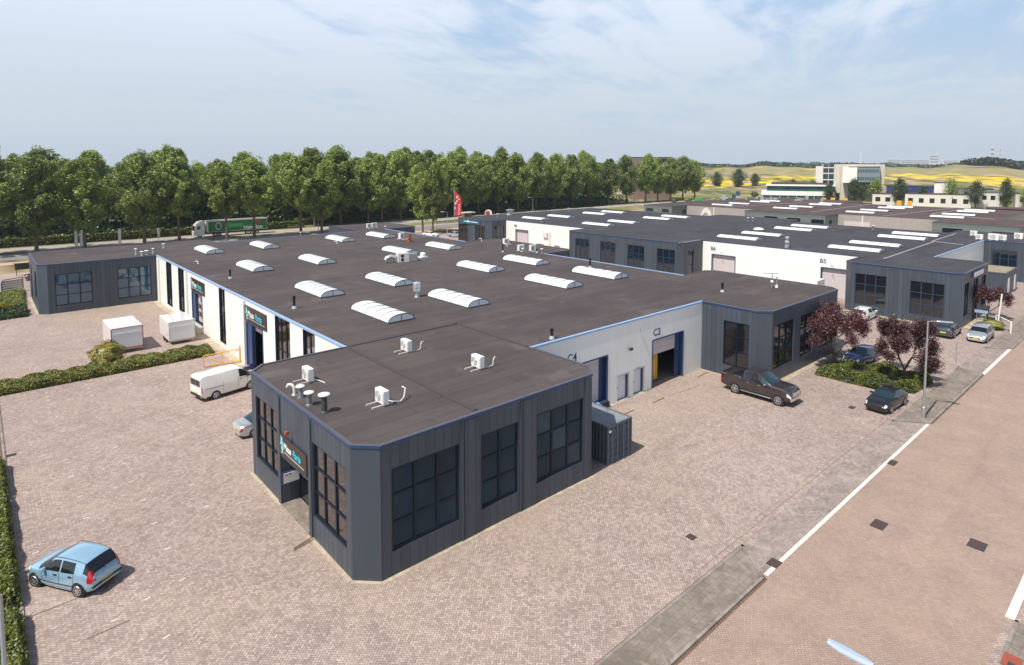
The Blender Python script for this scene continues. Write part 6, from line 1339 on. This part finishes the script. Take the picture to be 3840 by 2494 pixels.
fbox(MB(), 10.6, 16.8, -2.8, 4.5, 9.8, 17.4).obj('hanging_box', 'white_panels', t); fbox(MB(), 16.8, 26.4, -2.8, 3.2, 10.2, 17.3).obj('hanging_box', 'slate_panel', t)
mb = MB(); [fbox(mb, 17.1+i*1.0, 17.8+i*1.0, 3.2, 3.26, z, z+1.5) for i in range(9) for z in (11.2, 14.9)]; mb.obj('window', 'window_green', t); fbox(MB(), 7.6, 9.4, .0, .1, 0, 4.6).obj('door', 'window_glass_blue', t)
MB().tube([fpt(18, -5, 18.8), fpt(18, -5, 25.2)], .12, 6).obj('mast', 'white_paint', t); mb = MB(); [mb.tube([fpt(a, -4, 18.8), fpt(a, -4, 19.6)], .12, 5) for a in (8, 11, 15, 21, 25)]; mb.obj('antenna', 'steel_pale', t)
t = thing('glass_office', 'low two-storey office with white bands and green glass in front of the concrete tower', 'office', (305, 118, 0)); T0 = (297, 129); ux = Vector((14, -30)).normalized(); nx_ = Vector((-30, -14)).normalized()
fbox(MB(), 0, 33, -14, 0, 0, 3.0).obj('glazing', 'window_green', t); fbox(MB(), -.6, 33, -14, .5, 3.0, 5.2).obj('white_band', 'white_paint', t); fbox(MB(), 2, 33, -13, -.6, 5.2, 7.8).obj('glazing', 'window_green', t); fbox(MB(), 1.5, 33.5, -14, .3, 7.8, 8.6).obj('white_band', 'white_paint', t); fbox(MB(), 4, 30, -12, -2, 8.6, 9.5).obj('roof_house', 'roof_felt_brown', t)
mb = MB(); [fbox(mb, a, a+.2, .02, .15, 0, 3.0) for a in range(0, 33, 4)]; mb.obj('mullion', 'off_white', t)
def block(label, a0, a1, T, U, h, mat, dep=10, name='workshop_building', cat='building', win=None, roof='roof_felt_brown', wm='window_glass'):
    global T0, ux, nx_
    T0 = T; ux = Vector(U).normalized(); nx_ = Vector((ux.y, -ux.x)) if (Vector((ux.y, -ux.x)).dot(Vector((-1, -1))) > 0) else Vector((-ux.y, ux.x)); t = thing(name, label, cat, (*T, 0))
    fbox(MB(), a0, a1, -dep, 0, 0, h).obj('wall', mat, t); fbox(MB(), a0-.2, a1+.2, -dep-.2, .15, h, h+.25).obj('roof', roof, t)
    for (a, b, z0, z1) in (win or []): fbox(MB(), a, b, .01, .08, z0, z1).obj('window', wm, t)
    return t
U0 = (8, -30)
W4 = lambda n, a, st, w_, z0, z1: [(a+i*st, a+i*st+w_, z0, z1) for i in range(n)]
block('dark navy hall with flat roof between the tower and the grey block', 0, 20, (318, 78), U0, 8.5, 'navy', 14, roof='roof_felt')
block('pale grey box-like hall end beside the navy hall', 0, 7.5, (322, 59.5), U0, 10.3, 'white_panels', 12, roof='grey_trim')
block('low slate roofed hall right of the pale grey block', 0, 13, (327, 51.5), U0, 7.6, 'slate_panel', 16)
block('long white low workshop with small dark windows before the navy hall', 0, 24, (304, 66), U0, 5.6, 'off_white', 10, win=W4(6, 1.2, 4.0, 1.8, 1.8, 3.8))
block('short white workshop with square windows right of the concrete tower', 0, 13, (306, 80), U0, 5.0, 'off_white', 9, win=W4(3, 1.2, 4.0, 2.0, 1.6, 3.6))
block('white workshop with square windows near the right picture edge', 0, 9.5, (316, 41.5), U0, 6.6, 'off_white', 9, win=W4(3, 1.2, 3.0, 1.6, 3.6, 5.4), roof='grey_trim')
block('white bungalow cut by the right picture edge', 0, 16, (326, 30.5), U0, 6.2, 'off_white', 9, win=W4(3, 1.5, 4.0, 1.8, 2.6, 4.8))
block('brown flat-topped block rising behind the poplars', 0, 20.5, (256, 181), (15.5, -13.6), 22.6, 'brick_brown', 12, 'brick_block', 'building', win=[(15, 19.8, 20.0, 22.0)], roof='grey_trim')
block('low dark shed with long ridged roof at the right picture edge', 0, 14, (232, 22), U0, 4.6, 'wood_dark', 9, roof='roof_felt_brown')
for i, (x, y, z0, z1, w_) in enumerate(((284.8, 94.5, 1.0, 3.3, 1.8), (286, 91, 1.2, 3.5, 1.8), (287.6, 87.2, 1.0, 3.5, 2.1), (294.4, 66.4, .4, 2.9, 1.8), (295.5, 62.7, .3, 2.9, 1.8))):
    t = thing('yellow_banner', f'yellow advertising panel standing before the office complex, {ORD[i]} from the left', 'sign panel', (x, y, 0), 0, 'yellow advertising panels'); M = frameM((x, y, z0), (.3, -.95, 0)); flat(MB(), M, R4(0, 0, w_, z1-z0), 0, .1).obj('panel', 'yellow_paint', t); flat(MB(), M, R4(.3, .7, w_-.3, 1.5), .1, .12).obj('marking', 'orange', t); mb = MB(); [mb.tube([tuple(M @ Vector((a, -z0, .05))), tuple(M @ Vector((a, 0, .05)))], .06, 5) for a in (.2, w_-.2)]; mb.obj('post', 'galvanised', t)
t = thing('green_skip', 'bright green box container beside the rightmost poplar', 'container', (254.5, 140.5, 0)); T0 = (253.4, 141.6); ux = Vector((2.6, -2.4)).normalized(); nx_ = Vector((-1, -1)).normalized(); plain('skip_green', (.04, .38, .07), .5); fbox(MB(), 0, 3.6, -2, 0, .2, 2.4).obj('body', 'skip_green', t); fbox(MB(), -.1, 3.7, -2.1, .1, 0, .2).obj('base', 'dark_metal', t)
for lb, x, y, w_, z0, z1 in (('blue upright sign pillar, left one of the group', 259.8, 130.8, 1.2, .6, 4.1), ('blue board on posts in the middle of the sign group', 262, 127, 1.8, 2.4, 4.4), ('round-cornered blue sign, highest on the right of the group', 262.8, 125.4, 2.0, 4.0, 5.9)):
    t = thing('blue_sign', lb, 'sign', (x, y, 0), 0, 'blue signs beside the waste ground'); M = frameM((x, y, z0), (.68, -.73, 0)); flat(MB(), M, R4(0, 0, w_, z1-z0), 0, .15).obj('board', 'light_blue_trim' if z0 < 1 else 'blue_paint', t); MB().tube([(x+.5, y-.5, 0), (x+.5, y-.5, z0)], .1, 6).obj('post', 'galvanised', t)
# far skyline
def sky_b(label, r, b, w_, h, name='distant_building'):
    x, y = R9(r, b); t = thing(name, label, 'building', (x, y, 0)); d = math.atan2(y-CAMP[1], x-CAMP[0]); MB().obox((x, y), d+1.5708, w_, 40, 0, h).obj('wall', 'concrete_light', t)
    mb = MB(); ex_ = Vector((math.sin(d), -math.cos(d), 0)); M = frameM((x-math.cos(d)*20.2-ex_.x*w_/2, y-math.sin(d)*20.2-ex_.y*w_/2, 0), ex_); [flat(mb, M, R4(w_*.1, h*f, w_*.9, h*(f+.08)), 0, .3) for f in (.35, .55, .75)]; mb.obj('window', 'window_glass', t); return t
for lb, b, w_, h in (('slim pale high-rise on the right skyline, thicker of the pair', 38.05, 26, 175), ('very thin tower right of the pale high-rise on the skyline', 38.5, 8, 165), ('distant pale block with a tall middle on the skyline', 34.55, 70, 110), ('long low pale industrial block on the distant skyline', 33.3, 260, 66), ('low pale block at the left of the skyline group', 31.9, 120, 72), ('distant pale slab right of the skyline group', 35.6, 120, 62)): sky_b(lb, 6200, b, w_, h)
# ---------------------------------------------------------------- air
HAZE = True
if HAZE:
    hm = bpy.data.materials.new('haze'); hm.use_nodes = True; nt = hm.node_tree; nt.nodes.remove(nt.nodes['Principled BSDF']); pv = nt.nodes.new('ShaderNodeVolumePrincipled')
    pv.inputs['Color'].default_value = (.80, .90, 1, 1); pv.inputs['Density'].default_value = .00013; pv.inputs['Anisotropy'].default_value = 0.0; nt.links.new(pv.outputs[0], nt.nodes['Material Output'].inputs['Volume'])
    MATS['haze'] = hm; hz_ = MB().box(-900, 9200, -2600, 9200, -1.2, 215).obj('haze', hm); tag(hz_, 'thin bluish haze over the far fields', 'haze', None, 'stuff')
